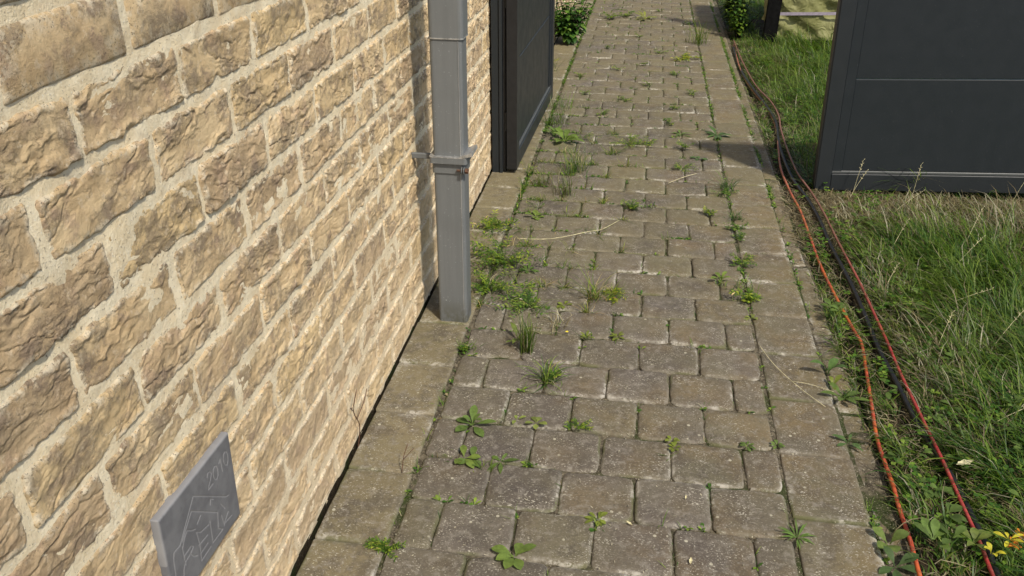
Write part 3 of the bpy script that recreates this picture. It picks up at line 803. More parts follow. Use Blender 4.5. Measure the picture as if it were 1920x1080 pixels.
def lawn():
    B = Blades()
    tris = 0
    zones = [(1.425, 3.1, 1.1, 4.04, 30000, 1.), (1.425, 2.7, 4.09, 7.55, 16000, 1.), (2.6, 4.2, .4, 10.4, 5000, 1.1), (1.42, 2.6, 7.6, 10.4, 8000, 1.1), (1.43, 2.4, -.5, 1.1, 9000, 1.)]
    for (x0, x1, y0, y1, dens, ls) in zones:
        n = int((x1 - x0) * (y1 - y0) * dens * .95)
        x = rs.uniform(x0, x1, n); y = rs.uniform(y0, y1, n)
        clump = vnoise(x, y, 8) + .5 * vnoise(x, y, 19, 4)
        keep = rs.rand(n) < np.clip(.66 + clump * 1.7, .10, 1)
        # thin ground between the hoses, kept open along them
        d = hose_clear(x, y)
        strip = (x < 1.55)
        keep &= ~((d < .011) & (rs.rand(n) < np.where((y > 2.1) & (x < 1.52), .72, .90)))
        keep &= ~(strip & (rs.rand(n) < .25))
        keep &= ~((x > 1.68) & (x < 3.4) & (y > 7.5) & (y < 8.5))
        x, y, clump, d = x[keep], y[keep], clump[keep], d[keep]; n = len(x)
        flow = 2.4 + 2.2 * vnoise(x, y, 3.2, 9) + 1.4 * vnoise(x, y, 9, 2)
        az = flow + rs.normal(0, .6, n)
        size = np.clip(.70 + (x - 1.55) * 1.1, .55, 1.25) * (1 + .35 * vnoise(x, y, 4, 55))
        length = rs.gamma(6, .0165, n) * size * ls
        near = np.clip((4.04 - y) / .55, 0, 1) * (y < 4.045) + (y > 4.045)
        length = length * (.34 + .66 * near)
        length = np.where(d < .05, length * (.42 + d * 9), length)
        e0 = np.radians(rs.uniform(48, 88, n)); e1 = np.radians(rs.uniform(-50, 25, n))
        low = rs.rand(n) < .33
        e0[low] = np.radians(rs.uniform(10, 42, low.sum())); e1[low] = np.radians(rs.uniform(-22, 8, low.sum()))
        wd = rs.uniform(.0022, .0050, n)
        foot = np.exp(-((y - 3.85) / .30) ** 2) * (y < 4.04) * .75 + .30 * np.exp(-((x - 1.66) / .10) ** 2) * (y < 3.9) * (y > 2.2) + np.exp(-((x - 1.70) / .16) ** 2 - ((y - 2.45) / .45) ** 2) * .28
        dry = rs.rand(n) < (.05 + foot + np.clip(vnoise(x, y, 6, 20) * .22, 0, .2) + .10 * (x < 1.6))
        c = greens(n, 0)
        yel = np.clip(vnoise(x, y, 4, 31) + .15, 0, 1)[:, None]
        c = c * (1 - yel * .5) + np.array([[.19, .23, .04]]) * yel * .5
        c[dry] = DRY[rs.randint(0, 4, dry.sum())] * rs.uniform(.55, 1.15, (dry.sum(), 1))
        z = -.022 + .014 * vnoise(x, y, 5)
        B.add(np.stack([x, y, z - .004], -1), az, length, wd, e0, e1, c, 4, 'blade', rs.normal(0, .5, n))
    o = B.build('grass', M['grass']); tag(o, kind='stuff', label='long unmown grass growing over the lawn right of the kerb', cat=None)
    # thatch of dead blades and tiny clover-like leaves between
    B = Blades()
    n = 30000
    x = rs.uniform(1.42, 2.6, n); y = np.where(rs.rand(n) < .3, rs.uniform(3.4, 4.03, n), rs.uniform(1.2, 7.4, n))
    k = ~((np.abs(y - 4.06) < .03) & (x > 1.57)) & ~((hose_clear(x, y) < .012) & (rs.rand(n) < .8)); x, y = x[k], y[k]; n = len(x)
    B.add(np.stack([x, y, rs.uniform(-.022, .004, n)], -1), rs.uniform(0, 6.28, n), rs.uniform(.03, .10, n), rs.uniform(.0012, .0026, n),
          np.radians(rs.uniform(-6, 24, n)), np.radians(rs.uniform(-18, 6, n)), DRY[rs.randint(0, 3, n)] * rs.uniform(.35, 1.05, (n, 1)), 3, 'strip', rs.normal(0, .6, n))
    tag(B.build('thatch', M['dry']), kind='stuff')
    B = Blades()
    n = 3600
    x = rs.uniform(1.43, 1.95, n); y = rs.uniform(1.3, 7.0, n)
    k = (rs.rand(n) < np.clip(.25 + 1.5 * vnoise(x, y, 6, 40), 0, 1)) & ~((np.abs(y - 4.06) < .03) & (x > 1.57)) & (hose_clear(x, y) > .014)
    x, y = x[k], y[k]; n = len(x)
    zt = rs.uniform(.004, .045, n)
    for q in range(3):
        a = rs.uniform(0, 6.28, n) * 0 + (x * 991 % 6.28) + q * 2.09
        B.add(np.stack([x, y, zt], -1), a, rs.uniform(.010, .019, n), rs.uniform(.010, .017, n), np.radians(rs.uniform(5, 35, n)), np.radians(rs.uniform(-25, 5, n)), greens(n, 0) * .95 + np.array([[.01, .03, 0]]), 4, 'oval', 0., .15)
    for _ in range(130):
        gx, gy = rs.uniform(1.44, 1.9), 1.3 + 2.6 * rs.rand()
        if hose_clear(np.array([gx]), np.array([gy]))[0] < .03: continue
        k = rs.randint(2, 6); a = rs.uniform(0, 6.28, k); L = rs.uniform(.025, .055)
        B.add(np.stack([gx + .004 * np.cos(a), gy + .004 * np.sin(a), np.full(k, rs.uniform(.01, .05))], -1), a, L * rs.uniform(.7, 1.1, k), L * rs.uniform(.35, .55, k), np.radians(rs.uniform(5, 50, k)), np.radians(rs.uniform(-35, 5, k)), np.array([[.13, .20, .045]]) * rs.uniform(.6, 1.3, (k, 1)), 6, 'oval', 0., .2)
    tag(B.build('ground_cover', M['leaf']), kind='stuff')
lawn()

def path_growth():
    """moss crumbs, tiny seedlings and grass in the joints: nobody could count them"""
    B = Blades(); pts = []
    for row in range(-1, 48):
        y = 1.478 + PD * row
        n = 95 if y > 2.6 else 60
        xs = rs.uniform(.2, 1.16, n)
        w = np.clip(vnoise(xs, np.full(n, y), 5, 3) * 1.6 + (.22 if y > 3.3 else .05) - .12 * (xs > .6) * (y < 3.2), 0, 1)
        for xx in xs[rs.rand(n) < w]: pts.append((xx, y - .018 * (xx - .68) + rs.normal(0, .0022)))
        off = 0 if row % 2 else PW / 2
        for i in range(6):
            xx = .2015 + off + PW * i
            if xx > 1.17: continue
            for _ in range(rs.randint(0, 9)):
                if rs.rand() < .42: pts.append((xx + rs.normal(0, .002), y + rs.uniform(0, PD)))
    for _ in range(520):
        row = rs.randint(6, 24); xx = abs(rs.normal(0, .13)) + .19
        pts.append((xx, 1.478 + PD * row + rs.normal(0, .003)))
    for xl, a, b, dn in ((.1965, 3.2, 9.5, 260), (.1965, 1.4, 3.2, 22), (1.165, 2.4, 9.3, 150), (1.165, 1.4, 2.4, 12), (1.3625, 1.3, 3.9, 90), (1.3625, 3.9, 9.4, 420)):
        n = int((b - a) * dn); ys_ = rs.uniform(a, b, n)
        k = rs.rand(n) < np.clip(.45 + 1.5 * vnoise(np.full(n, xl), ys_, 4, 8), 0, 1)
        for q in ys_[k]: pts.append((xl + rs.normal(0, .0035), q))
    p = np.array(pts); n = len(p)
    base = np.concatenate([np.repeat(p, 4, 0), np.full((4 * n, 1), -.012)], 1); base[:, :2] += rs.normal(0, .0028, (4 * n, 2))
    N = 4 * n
    big = np.repeat(rs.gamma(2.2, .45, n), 4)
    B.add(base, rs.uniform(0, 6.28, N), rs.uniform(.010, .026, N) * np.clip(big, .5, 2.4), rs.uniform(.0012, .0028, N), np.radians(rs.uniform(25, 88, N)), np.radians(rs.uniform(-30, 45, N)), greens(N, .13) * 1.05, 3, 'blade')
    k = rs.rand(n) < .30; q = p[k]; m = len(q)
    for j in range(4):
        B.add(np.concatenate([q, np.full((m, 1), -.004)], 1), rs.uniform(0, 6.28, m), rs.uniform(.008, .022, m), rs.uniform(.005, .010, m), np.radians(rs.uniform(10, 55, m)), np.radians(rs.uniform(-25, 10, m)), greens(m, .05) * 1.25, 4, 'oval', 0., .2)
    tag(B.build('joint_growth', M['leaf'], None), kind='stuff')
    # pale crumbs and husks blown into the joints and over the stones
    n = 2600
    x = rs.uniform(.03, 1.40, n); y = 1.2 + 8 * rs.rand(n) ** 1.4
    B = Blades()
    B.add(np.stack([x, y, np.full(n, .0035)], -1), rs.uniform(0, 6.28, n), rs.uniform(.002, .009, n), rs.uniform(.0010, .0026, n), np.radians(rs.uniform(0, 14, n)), np.radians(rs.uniform(-12, 2, n)), np.array([[.50, .45, .33]]) * rs.uniform(.5, 1.15, (n, 1)), 2, 'strip')
    tag(B.build('husks', M['dry']), kind='stuff')
path_growth()

def tuft(B, x, y, n, L, spread=.012, e=(35, 88), bend=(-50, 30), w=(.0018, .0035), dry=.1, tint=(1, 1, 1)):
    a = rs.uniform(0, 6.28, n)
    b = np.stack([x + rs.normal(0, spread, n), y + rs.normal(0, spread, n), np.full(n, -.008)], -1)
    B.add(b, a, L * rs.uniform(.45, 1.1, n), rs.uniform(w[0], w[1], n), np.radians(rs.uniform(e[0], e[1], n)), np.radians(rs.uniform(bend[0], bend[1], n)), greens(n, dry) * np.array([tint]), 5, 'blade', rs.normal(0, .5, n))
def rosette(B, x, y, n, L, W, e=(8, 45), tint=(1, 1, 1), prof='oval', z=.0):
    a = np.arange(n) * 2.4 + rs.uniform(0, 6.28) + rs.normal(0, .15, n)
    b = np.stack([x + .003 * np.cos(a), y + .003 * np.sin(a), np.full(n, z)], -1)
    B.add(b, a, L * rs.uniform(.65, 1.1, n), W * rs.uniform(.7, 1.1, n), np.radians(rs.uniform(e[0], e[1], n)), np.radians(rs.uniform(-28, 2, n)), (np.array([[.15, .225, .055]]) * rs.uniform(.75, 1.2, (n, 1))) * np.array([tint]), 7, prof, 0., .22)
def feathery(B, x, y, n, r, h, tint=(1, 1, 1), leaf=.014):
    """bushy weed: many thin stems, each lined with small leaves"""
    for i in range(max(3, int(n * .62))):
        a = rs.uniform(0, 6.28); d = r * 1.15 * math.sqrt(rs.rand()); L = h * rs.uniform(.25, .85)
        tx, ty = x + math.cos(a) * d, y + math.sin(a) * d
        m = 7
        t = np.linspace(.12, 1, m)
        px = x + (tx - x) * t ** .8; py = y + (ty - y) * t ** .8; pz = L * t ** .75 * (1 - .35 * t)
        dd = math.hypot(tx - x, ty - y) + 1e-4
        B.add(np.array([[x, y, 0.]]), np.array([a]), np.array([math.hypot(dd, L) * 1.0]), np.array([.0022]), np.array([math.atan2(L, dd) + .25]), np.array([math.atan2(L, dd) - .5]), greens(1, 0) * .9, 5, 'blade')
        for sgn in (-1, 1):
            B.add(np.stack([px, py, pz], -1), np.full(m, a) + sgn * rs.uniform(.7, 1.3, m), leaf * rs.uniform(.7, 1.4, m), leaf * rs.uniform(.25, .5, m), np.radians(rs.uniform(-5, 45, m)), np.radians(rs.uniform(-40, 5, m)), greens(m, .02) * np.array([[1.5, 1.3, 1.1]]) * np.array([tint]), 4, 'lance', 0., .2)
EXTRA = []
def weed(name, label, cat, parts, group=None, mat='leaf'):
    B = Blades()
    x0, y0 = parts[0][1], parts[0][2]
    for p in list(parts):
        if math.hypot(p[1] - x0, p[2] - y0) > .045: EXTRA.append(p); parts.remove(p)
    for p in parts:
        k = p[0]; kw = p[-1] if isinstance(p[-1], dict) else {}
        a = [q for q in p[1:] if not isinstance(q, dict)]
        a[0] -= x0; a[1] -= y0
        {'t': tuft, 'r': rosette, 'f': feathery}[k](B, *a, **kw)
    return tag(B.build(name, M[mat], None, (x0, y0, .002)), label, cat, group)
YG = (1.5, 1.2, .8)
BG = (.75, .85, 1.1)
weed('weed', 'small feathery dark green weed at a slab corner at the bottom edge of the path', 'weed', [('f', .197, 1.462, 26, .040, .035, {'leaf': .010})])
weed('plantain', 'low plantain rosette with broad oval leaves at the bottom middle of the path', 'weed', [('r', .503, 1.487, 6, .055, .026, {'e': (5, 35), 'tint': (1.2, 1.15, 1)})])
weed('weed', 'small pale rosette with a tail of seedlings near the bottom of the path', 'weed', [('r', .687, 1.641, 8, .034, .013, {'tint': YG}), ('t', .687, 1.63, 12, .035)])
weed('weed', 'star shaped grassy rosette on the right paving joint near the bottom', 'weed', [('r', 1.167, 1.648, 20, .048, .0055, {'prof': 'lance', 'e': (5, 55), 'tint': (1.1, 1.2, 1.1)})])
weed('plantain', 'broad leaved weed with upright centre leaves beside the left slab joint', 'weed', [('r', .308, 1.975, 5, .075, .030, {'e': (5, 35)}), ('r', .308, 1.98, 4, .050, .017, {'e': (55, 85)})])
weed('weed', 'two rounded leaves with a small sprout, just below the upright broad leaved weed', 'weed', [('r', .314, 1.826, 4, .050, .024, {'tint': (1.2, 1.1, .9)}), ('r', .335, 1.822, 3, .045, .026), ('t', .255, 1.838, 30, .022, {'spread': .02})])
weed('weed', 'flat trailing leaves lying in a row joint right of the two rounded leaves', 'weed', [('r', .415, 1.826, 5, .05, .015, {'e': (2, 14), 'prof': 'lance'}), ('t', .372, 1.80, 16, .045, {'tint': YG})])
weed('seedling', 'yellow green seedling with five round leaves on stalks', 'weed', [('r', .488, 2.012, 5, .040, .018, {'tint': (1.7, 1.35, 1.4), 'e': (5, 35)}), ('r', .43, 2.02, 3, .028, .014, {'tint': (1.6, 1.3, 1.3)})])
weed('weed', 'small feathery weed right of the round leaved seedling', 'weed', [('f', .611, 2.012, 12, .035, .035, {'leaf': .010}), ('t', .611, 2.01, 10, .03)])
weed('weed', 'two tiered yellowish sprout in a cross joint at centre right', 'weed', [('r', .874, 1.985, 7, .026, .011, {'tint': YG}), ('r', .880, 1.955, 7, .020, .010, {'tint': YG})])
weed('weed', 'small dark sprout on a row joint one stone left of the right slab line', 'weed', [('r', 1.078, 1.991, 9, .022, .010), ('t', 1.078, 1.99, 8, .02)])
weed('weed', 'small sprout right against the right slab line among pale grit', 'weed', [('r', 1.162, 2.008, 8, .020, .009)])
weed('grass_tuft', 'upright grass tuft with spreading blades at centre left of the path', 'grass tuft', [('t', .494, 2.232, 55, .115, {'e': (20, 85), 'w': (.0025, .0045), 'tint': (1.1, 1.1, 1)}), ('f', .515, 2.25, 6, .03, .06)])
weed('grass_tuft', 'tall dense dark grass tuft with a brown base, right of the downpipe foot', 'grass tuft', [('t', .411, 2.394, 130, .15, {'spread': .009, 'e': (74, 90), 'bend': (40, 80), 'w': (.0016, .003), 'dry': .22})])
weed('plantain', 'upright pale leaves growing just left of the tall dense grass tuft', 'weed', [('r', .372, 2.46, 4, .07, .020, {'e': (45, 85), 'tint': (1.5, 1.3, 1.1)}), ('r', .372, 2.45, 3, .05, .016, {'tint': (1.5, 1.3, 1.1)})])
weed('grass_tuft', 'small grass tuft on the slab joint in front of the downpipe foot', 'grass tuft', [('t', .212, 2.381, 42, .055, {'e': (20, 80)}), ('f', .212, 2.385, 8, .03, .03)])
weed('weed', 'yellowish sprout, left one of a pair right of the yellow flower', 'weed', [('r', .598, 2.510, 9, .03, .009, {'tint': YG, 'prof': 'lance', 'e': (20, 80)}), ('t', .598, 2.51, 14, .04)])
weed('weed', 'yellowish sprout, right one of a pair right of the yellow flower', 'weed', [('r', .700, 2.530, 9, .028, .010, {'tint': YG}), ('t', .700, 2.53, 10, .025)])
weed('grass_tuft', 'dried curly grass with straw coloured blades behind the yellow flower', 'grass tuft', [('t', .49, 2.57, 60, .07, {'spread': .03, 'e': (5, 60), 'dry': .85}), ('r', .50, 2.73, 6, .03, .016, {'tint': YG})], mat='dry')
weed('grass_tuft', 'sprawling yellow green grass tuft with seed stems in the middle of the path', 'grass tuft', [('t', .597, 2.80, 48, .17, {'spread': .015, 'e': (25, 80), 'bend': (-40, 30), 'dry': .35, 'tint': (1.3, 1.2, .9)}), ('f', .66, 2.83, 12, .07, .03, {'tint': YG}), ('t', .63, 2.82, 30, .06, {'spread': .03, 'tint': YG})])
weed('weed_clump', 'large spreading bushy weed clump right behind the downpipe', 'weed', [('f', .235, 3.04, 48, .14, .13, {'leaf': .020}), ('t', .23, 3.0, 60, .12, {'spread': .05, 'e': (15, 70)}), ('r', .335, 2.99, 8, .045, .015, {'tint': (.9, 1, .9)})])
weed('weed_clump', 'low bushy weed between the downpipe and the tall grass, in front of the larger clump', 'weed', [('f', .215, 2.80, 34, .10, .09, {'leaf': .017}), ('t', .2, 2.80, 40, .09, {'spread': .04})])
weed('weed_clump', 'grey green spreading weed with long low shoots above the tall grass tuft', 'weed', [('f', .372, 2.71, 26, .11, .06, {'leaf': .018, 'tint': (.95, 1, 1.3)}), ('t', .38, 2.69, 50, .10, {'spread': .03, 'e': (8, 60), 'bend': (-20, 10)})])
weed('plantain', 'small upright oval leaved weed one stone left of the right slab line', 'weed', [('r', 1.072, 3.01, 6, .052, .020, {'e': (35, 80), 'tint': (1.3, 1.2, 1)}), ('t', 1.072, 2.98, 16, .05)])
weed('weed', 'trailing weed with pale leaves growing up the right slab joint in the middle distance', 'weed', [('f', 1.158, 2.85, 20, .055, .07, {'leaf': .016, 'tint': (1.3, 1.2, 1)}), ('t', 1.158, 2.93, 40, .08, {'spread': .03, 'dry': .3}), ('r', 1.160, 2.73, 5, .03, .02, {'tint': (1.9, 1.4, 1.6)})])
weed('weed', 'dark sprout on the right slab joint with a few broad leaves, above the trailing weed', 'weed', [('f', 1.165, 3.17, 16, .05, .05, {'leaf': .014}), ('r', 1.155, 3.15, 5, .04, .015)])
weed('weed', 'row of dark green weeds filling the right slab joint, middle distance', 'weed', [('t', 1.175, 3.62, 60, .06, {'spread': .02, 'tint': BG}), ('f', 1.172, 3.5, 16, .04, .05, {'tint': BG}), ('f', 1.172, 3.4, 10, .03, .05, {'tint': BG})])
weed('grass_tuft', 'spidery dark grass tuft across the right slab joint near the gate corner', 'grass tuft', [('t', 1.165, 3.99, 60, .12, {'spread': .02, 'e': (15, 80), 'tint': BG}), ('f', 1.14, 3.93, 12, .06, .05, {'tint': BG})])
weed('weed', 'small bright green sprout with narrow leaves in the middle of the path, middle distance', 'weed', [('f', .719, 3.68, 18, .045, .05), ('t', .719, 3.69, 30, .05), ('t', .80, 3.72, 24, .04, {'spread': .03})])
weed('weed', 'short sprout one stone left of the dark green row of weeds', 'weed', [('f', 1.063, 3.66, 12, .035, .05, {'tint': (1.2, 1.1, 1)}), ('t', 1.063, 3.66, 16, .05)])
weed('grass_tuft', 'tall bright grass tuft in front of the folded gate leaf', 'grass tuft', [('t', .425, 4.13, 90, .16, {'spread': .03, 'e': (50, 88), 'bend': (-10, 70), 'tint': (1.2, 1.15, .9)})])
weed('grass_tuft', 'brownish upright grass tuft below the tall bright one', 'grass tuft', [('t', .405, 3.80, 60, .15, {'spread': .02, 'e': (60, 88), 'bend': (20, 75), 'dry': .4})])
weed('grass_tuft', 'tuft of reddish brown grass beside the foot of the gate post', 'grass tuft', [('t', .285, 3.93, 55, .10, {'spread': .025, 'e': (50, 88), 'bend': (10, 70), 'dry': .5})])
weed('weed', 'thin branching stems in the slab joint just in front of the gate post', 'weed', [('f', .20, 3.83, 10, .05, .13, {'leaf': .008}), ('f', .19, 4.05, 8, .05, .12, {'leaf': .010, 'tint': YG})])
weed('weed', 'broad leaved seedling with crossing thin twigs on the left of the path below the gate', 'weed', [('r', .30, 3.52, 6, .05, .025, {'tint': (1.3, 1.2, 1)}), ('f', .30, 3.62, 8, .10, .08, {'leaf': .010})])
weed('weed_clump', 'low leafy weeds against the wall just above the downpipe shadow', 'weed', [('f', .13, 3.38, 24, .10, .06, {'leaf': .02, 'tint': (1.2, 1.1, .9)}), ('t', .12, 3.3, 40, .10, {'spread': .05})])
weed('dandelion', 'bright leafy rosette at the foot of the folded gate leaf', 'weed', [('r', .326, 4.60, 9, .13, .035, {'e': (20, 75), 'tint': (1.3, 1.25, 1)}), ('r', .26, 4.70, 8, .12, .02, {'e': (40, 85), 'prof': 'lance'}), ('f', .42, 4.66, 10, .10, .07)])
weed('weed_clump', 'low bright green mat of narrow leaves right of the leafy rosette', 'weed', [('f', .69, 4.60, 30, .11, .05, {'tint': (1.3, 1.25, .9)}), ('f', .78, 4.62, 12, .08, .05)])
weed('grass_tuft', 'small spiky grass tuft below the bright green mat', 'grass tuft', [('t', .60, 4.44, 46, .09, {'e': (10, 75), 'tint': (1.2, 1.1, .9)})])
weed('weed', 'sprout with side shoots, one stone left of the right slab line beyond the gate', 'weed', [('f', .983, 4.58, 14, .06, .08), ('t', .983, 4.58, 16, .07)])
weed('weed', 'dark broad leaved weed on the right slab joint just beyond the gate corner', 'weed', [('r', 1.167, 4.83, 9, .09, .025, {'tint': BG, 'prof': 'lance'}), ('r', .96, 4.83, 8, .07, .016, {'prof': 'lance', 'e': (2, 25)})])
weed('weed', 'dark flat sprout beside the short straw near the gate corner', 'weed', [('f', .955, 4.24, 16, .08, .04), ('r', 1.05, 4.42, 6, .05, .02, {'tint': BG})])
weed('grass_tuft', 'tall narrow tuft standing in the right slab joint far up the path', 'grass tuft', [('t', 1.171, 7.3, 80, .22, {'spread': .03, 'e': (60, 89), 'bend': (20, 75), 'tint': (1.2, 1.1, .8)})])
weed('weed', 'yellow green rosette near the top of the path', 'weed', [('r', .721, 8.3, 12, .14, .03, {'e': (5, 50), 'tint': (2., 1.5, 1)})])
weed('weed', 'yellowish low weed lying on a row joint at upper right of the path', 'weed', [('f', 1.03, 6.75, 16, .12, .03, {'tint': (1.8, 1.4, .9), 'leaf': .03})])
weed('weed', 'dark sprouting weed near the top left of the path', 'weed', [('f', .40, 8.3, 14, .10, .09, {'leaf': .03}), ('f', .52, 8.4, 10, .1, .08, {'leaf': .03})])
weed('grass_tuft', 'grass growing from the gap between gate leaf and paving', 'grass tuft', [('t', .235, 4.9, 60, .16, {'spread': .04, 'e': (50, 88), 'bend': (0, 60)}), ('t', .225, 5.25, 50, .14, {'spread': .05, 'e': (50, 88), 'bend': (0, 60)})])
small = [(.50, 5.15, 'left of centre, just beyond the folded gate leaf front edge'), (.90, 5.0, 'right of centre, just beyond the bright green mat'), (.93, 5.35, 'near the right slab line, level with the bend in the hoses'),
         (.62, 5.5, 'in the centre, level with the far edge of the folded gate leaf'), (.36, 5.6, 'near the left slab line, level with the far edge of the folded gate leaf'), (1.06, 5.7, 'beside the right slab line, above the bend in the hoses'),
         (.78, 5.9, 'in the centre, first of a diagonal row running up to the left'), (.30, 6.05, 'beside the left slab line, just below the nettle like plant'), (.55, 6.3, 'left of centre, level with the foot of the nettle like plant'),
         (.95, 6.2, 'right of centre, below the yellowish low weed'), (.74, 6.5, 'in the centre, left of the yellowish low weed'), (.86, 6.9, 'right of centre, just above the yellowish low weed'),
         (.44, 7.0, 'right beside the nettle like plant'), (.68, 7.5, 'in the centre, below the yellow green rosette'), (1.1, 8.1, 'at the top right, beside the right slab line'), (.85, 8.7, 'at the very top centre of the path')]
for x, y, where in small:
    weed('weed', 'sprout ' + where, 'weed', [('f', x, y, 7, .045, .045, {'leaf': .016}), ('t', x, y, 12, .06)], 'small sprouts in the far paving')
# edge plants on the kerb side
weed('dock', 'upright dock leaf standing in the kerb joint beside the path edge', 'weed', [('r', 1.362, 2.40, 3, .10, .026, {'e': (60, 85), 'tint': (.9, 1.05, 1.2)}), ('r', 1.366, 2.33, 3, .05, .014, {'e': (40, 80), 'tint': YG})])
weed('dock', 'spreading broad leaves over the kerb just below the upright dock leaf', 'weed', [('r', 1.385, 2.27, 6, .075, .024, {'e': (15, 45)}), ('r', 1.36, 2.05, 6, .045, .012, {'tint': BG}), ('t', 1.40, 2.28, 30, .06)])
weed('dock', 'large grey green leaves over the kerb at the bottom edge', 'weed', [('r', 1.378, 1.585, 5, .062, .026, {'e': (15, 60), 'tint': (.55, .6, .8)}), ('r', 1.38, 1.66, 4, .06, .028, {'e': (30, 70), 'tint': (1.2, 1.1, 1.1)})])
B = Blades(); rosette(B, 0, 0, 4, .035, .014, (30, 80), (5., 3., 1.)); rosette(B, .035, .02, 5, .03, .012, (10, 70), (5., 3., 1.), z=.03); rosette(B, -.03, .03, 6, .05, .02, (10, 70), (1.3, 1.1, 1.))
feathery(B, .05, .04, 7, .04, .06, (3.5, .8, .8), .012)
tag(B.build('weed', M['leaf'], None, (1.590, 1.62, .04)), 'sapling with bright yellow and reddish brown leaves beside the red hose', 'weed')
def bush(name, x, y, n, r, h, leaf, label, tint):
    B = Blades(); S = MB()
    root = empty(name, (x, y, 0)); tag(root, label, 'plant')
    for i in range(n):
        a = rs.uniform(0, 6.28); d = r * math.sqrt(rs.rand()); L = h * rs.uniform(.45, 1.05)
        P = [Vector((math.cos(a) * d * t ** 1.3 + .02 * math.cos(a + 1), math.sin(a) * d * t ** 1.3, L * t)) for t in (0, .25, .5, .75, 1)]
        S.tube(P, [.004, .0035, .003, .0022, .0012], 5)
        for k in range(1, 12):
            t = .1 + k / 12 * .9; q = Vector((math.cos(a) * d * t ** 1.3, math.sin(a) * d * t ** 1.3, L * t))
            for s_ in (0, math.pi):
                az = k * 1.57 + s_ + rs.normal(0, .3)
                ll = leaf * rs.uniform(.6, 1.2) * (1.15 - .6 * t)
                B.add(np.array([q]), np.array([az]), np.array([ll]), np.array([ll * rs.uniform(.42, .6)]), np.radians(rs.uniform(5, 40, 1)), np.radians(rs.uniform(-65, -15, 1)), (GREENS[rs.randint(0, 5, 1)] * rs.uniform(.7, 1.2)) * np.array([tint]), 6, 'lance', 0., .25)
    S.build('stems', M['leaf'], root)
    B.build('foliage', M['leaf'], root)
bush('nettle_plant', .12, 7.15, 30, .20, .42, .10, 'bushy nettle like plant with toothed leaves against the far end of the wall', (.9, 1.05, 1.2))
bush('leafy_plant', 1.48, 8.0, 14, .18, .50, .12, 'dark green broad leaved plant at the right kerb where the hoses rise', (.7, .8, .8))
bush('leafy_plant', 1.50, 7.6, 12, .16, .38, .07, 'tangled green shoots around the raised hose end in front of the black post', (1.1, 1.1, .9))
weed('grass_tuft', 'strip of bright grass between the far wall and the paving, below the nettle like plant', 'grass tuft', [('f', .06, 6.4, 16, .06, .12, {'tint': YG}), ('t', .04, 6.2, 60, .13, {'spread': .07}), ('t', .05, 5.8, 40, .10, {'spread': .06})])
# straws, flower, fallen leaf, dry stalks
def stalk(name, pts, r, label, cat, mat='litter', extra=None):
    m = MB().tube(smooth_pts(pts, 4), [r] * (len(smooth_pts(pts, 4)) - 1) + [r * .4], 5)
    if extra:
        for e in extra: m.tube(smooth_pts(e, 3), r * .8, 5)
    return tag(m.build(name, M[mat], None, True), label, cat)
stalk('straw', [(.262, 3.205, .035), (.40, 3.235, .03), (.55, 3.36, .018), (.60, 3.40, .014), (.67, 3.53, .006)], .0013, 'long pale dry straw lying across the paving behind the downpipe', 'straw')
stalk('straw', [(1.165, 2.55, .006), (1.20, 2.42, .010), (1.26, 2.30, .010), (1.325, 2.21, .006)], .0009, 'thin dry stalk lying on the right edging slabs below the trailing weed', 'straw', extra=[[(1.245, 2.33, .010), (1.30, 2.32, .010), (1.36, 2.29, .01)]])
stalk('straw', [(.885, 4.02, .006), (.96, 4.10, .012), (1.03, 4.18, .006)], .0013, 'short straw lying on a paver near the right gate corner', 'straw')
stalk('dry_stalk', [(.012, 1.835, -.01), (.018, 1.85, .06), (.016, 1.82, .13), (.024, 1.84, .19)], .0015, 'thin dry stalk growing up the brick wall from the slab gap', 'stalk', 'rust', [[(.017, 1.84, .09), (.03, 1.87, .13), (.03, 1.9, .15)], [(.016, 1.82, .13), (.02, 1.79, .16), (.03, 1.78, .17)]])
stalk('dry_stalk', [(.162, 1.745, 0), (.165, 1.76, .04), (.175, 1.775, .075)], .0011, 'small dry twig standing beside the left slab joint', 'stalk', 'rust', [[(.165, 1.758, .035), (.19, 1.775, .06)]])
fl = empty('yellow_flower', (.53, 2.522, .0)); tag(fl, 'tiny yellow flower on a short stem in a paving joint', 'flower')
MB().tube([(0, 0, -.01), (.001, 0, .012)], .0008, 5).build('stem', M['leaf'], fl)
for k in range(5):
    a = k * 1.257
    m = MB(); m.v = [(0, 0, .012), (.004 * math.cos(a - .5), .004 * math.sin(a - .5), .014), (.0065 * math.cos(a), .0065 * math.sin(a), .013), (.004 * math.cos(a + .5), .004 * math.sin(a + .5), .014)]; m.f = [[0, 1, 2, 3]]
    m.build('petal', M['petal'], fl)
for (x, y, s, lab) in ((1.625, 1.945, .030, 'pale yellowish torn leaf lying on the grass right of the red hose'), (.765, 1.635, .010, 'small cream leaf scrap on a paver near the bottom, left one of two'), (.905, 1.75, .008, 'tiny yellow leaf scrap on a paver below the two tiered sprout'), (.91, 1.53, .012, 'cream leaf scrap on a paver near the bottom, right one of two')):
    m = MB(); n = 9
    top = []
    for k in range(n):
        t = k / (n - 1); w = .32 * math.sin(math.pi * min(1, t * 1.02)) * (1 + .25 * math.sin(t * 19))
        top.append([(s * (t - .5) * 2, -s * w, .002 + .12 * s * t), (s * (t - .5) * 2, 0, .12 * s * t), (s * (t - .5) * 2, s * w, .002 + .12 * s * t)])
    for r_ in top: m.v += r_
    for k in range(n - 1):
        for q in range(2): m.f.append([3 * k + q, 3 * k + q + 1, 3 * k + q + 4, 3 * k + q + 3])
    tag(m.build('fallen_leaf', M['litter'], None, True, (x, y, .045 if x > 1.5 else .005), (0, 0, rs.uniform(0, 6))), lab, 'leaf')

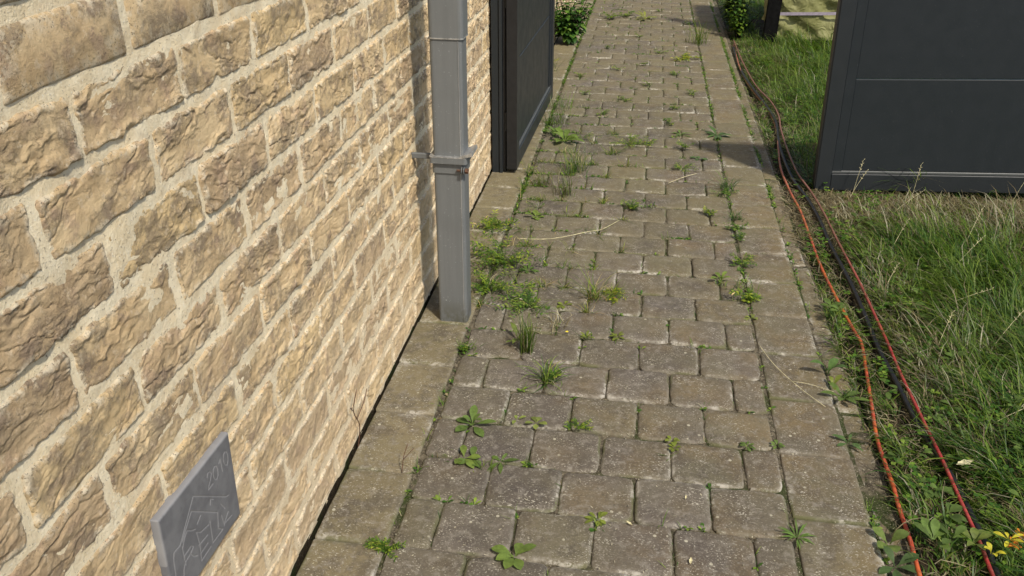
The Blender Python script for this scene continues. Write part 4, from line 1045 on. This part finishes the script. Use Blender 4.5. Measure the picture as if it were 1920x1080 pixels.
for _ in range(190):                                    # thin yellowish grass sprouting along the left half of the path
    row = rs.randint(7, 20); off = 0 if row % 2 else PW / 2
    px = .2015 + min(abs(rs.normal(0, .17)), .75) if rs.rand() < .5 else .2015 + off + PW * rs.randint(0, 3)
    EXTRA.append(('t', px, 1.478 + PD * row + rs.normal(0, .01), rs.randint(5, 15), rs.uniform(.03, .085), {'spread': .008, 'e': (10, 80), 'w': (.0012, .0026), 'tint': (1.45, 1.2, .9), 'dry': .2}))
B = Blades()
for (P_, y0, y1, n) in ((HA, 2.15, 2.75, 90), (HA, 1.5, 2.1, 26), (HA, 2.8, 3.9, 50), (HB, 1.6, 4.0, 34), (HA, 4.6, 7., 60)):      # blades fallen over the hoses
    yy = rs.uniform(y0, y1, n); p = np.array(P_)[::-1]; sd = rs.choice([-1, 1], n)
    xx = np.interp(yy, p[:, 1], p[:, 0]) + sd * rs.uniform(.012, .04, n)
    B.add(np.stack([xx, yy, np.full(n, .004)], -1), np.where(sd > 0, np.pi, 0) + rs.normal(0, .6, n), rs.uniform(.05, .11, n), rs.uniform(.0016, .003, n), np.radians(rs.uniform(35, 70, n)), np.radians(rs.uniform(-45, -5, n)), greens(n, .35), 5, 'blade', rs.normal(0, .4, n))
for p in EXTRA:
    kw = p[-1] if isinstance(p[-1], dict) else {}
    {'t': tuft, 'r': rosette, 'f': feathery}[p[0]](B, *[q for q in p[1:] if not isinstance(q, dict)], **kw)
tag(B.build('joint_greenery', M['leaf']), kind='stuff')

# seed stems standing in the lawn
def stems():
    spots = [(1.735, 3.98, .22, 10), (1.70, 3.9, .20, 25), (1.98, 3.92, .24, 4), (2.42, 3.95, .26, 16), (1.76, 3.35, .20, 60), (1.95, 3.2, .22, 55), (1.83, 2.9, .20, 62), (1.74, 2.6, .17, 20), (2.05, 3.4, .25, 50), (1.9, 2.6, .22, 40), (1.78, 2.2, .16, 70), (1.66, 3.0, .14, 30), (1.85, 3.75, .2, 45)]
    for i, (x, y, h, lean) in enumerate(spots):
        h *= .85; a = rs.uniform(-.6, 1.0); l = R(lean)
        P = [Vector((x + math.cos(a) * h * math.sin(l) * t ** 1.4, y + math.sin(a) * h * math.sin(l) * t ** 1.4, -.01 + (h * math.cos(l * .8)) * t)) for t in (0, .25, .5, .75, 1)]
        m = MB().tube(P, [.0011, .001, .0009, .0008, .0005], 5)
        d = P[-1] - P[-2]
        for k in range(9):
            q = P[-2] + d * (k / 8); s_ = Vector((math.cos(k * 2.4), math.sin(k * 2.4), .9)).normalized() * .010
            m.tube([q, q + s_ * .5, q + s_], [.0004, .0013, .0003], 4)
        tag(m.build('wild_grass', M['litter'], None, True), 'dry pale seed stem of wild grass rising above the long grass before the right gate', 'wild grass', 'dry seed stems in the lawn')
stems()
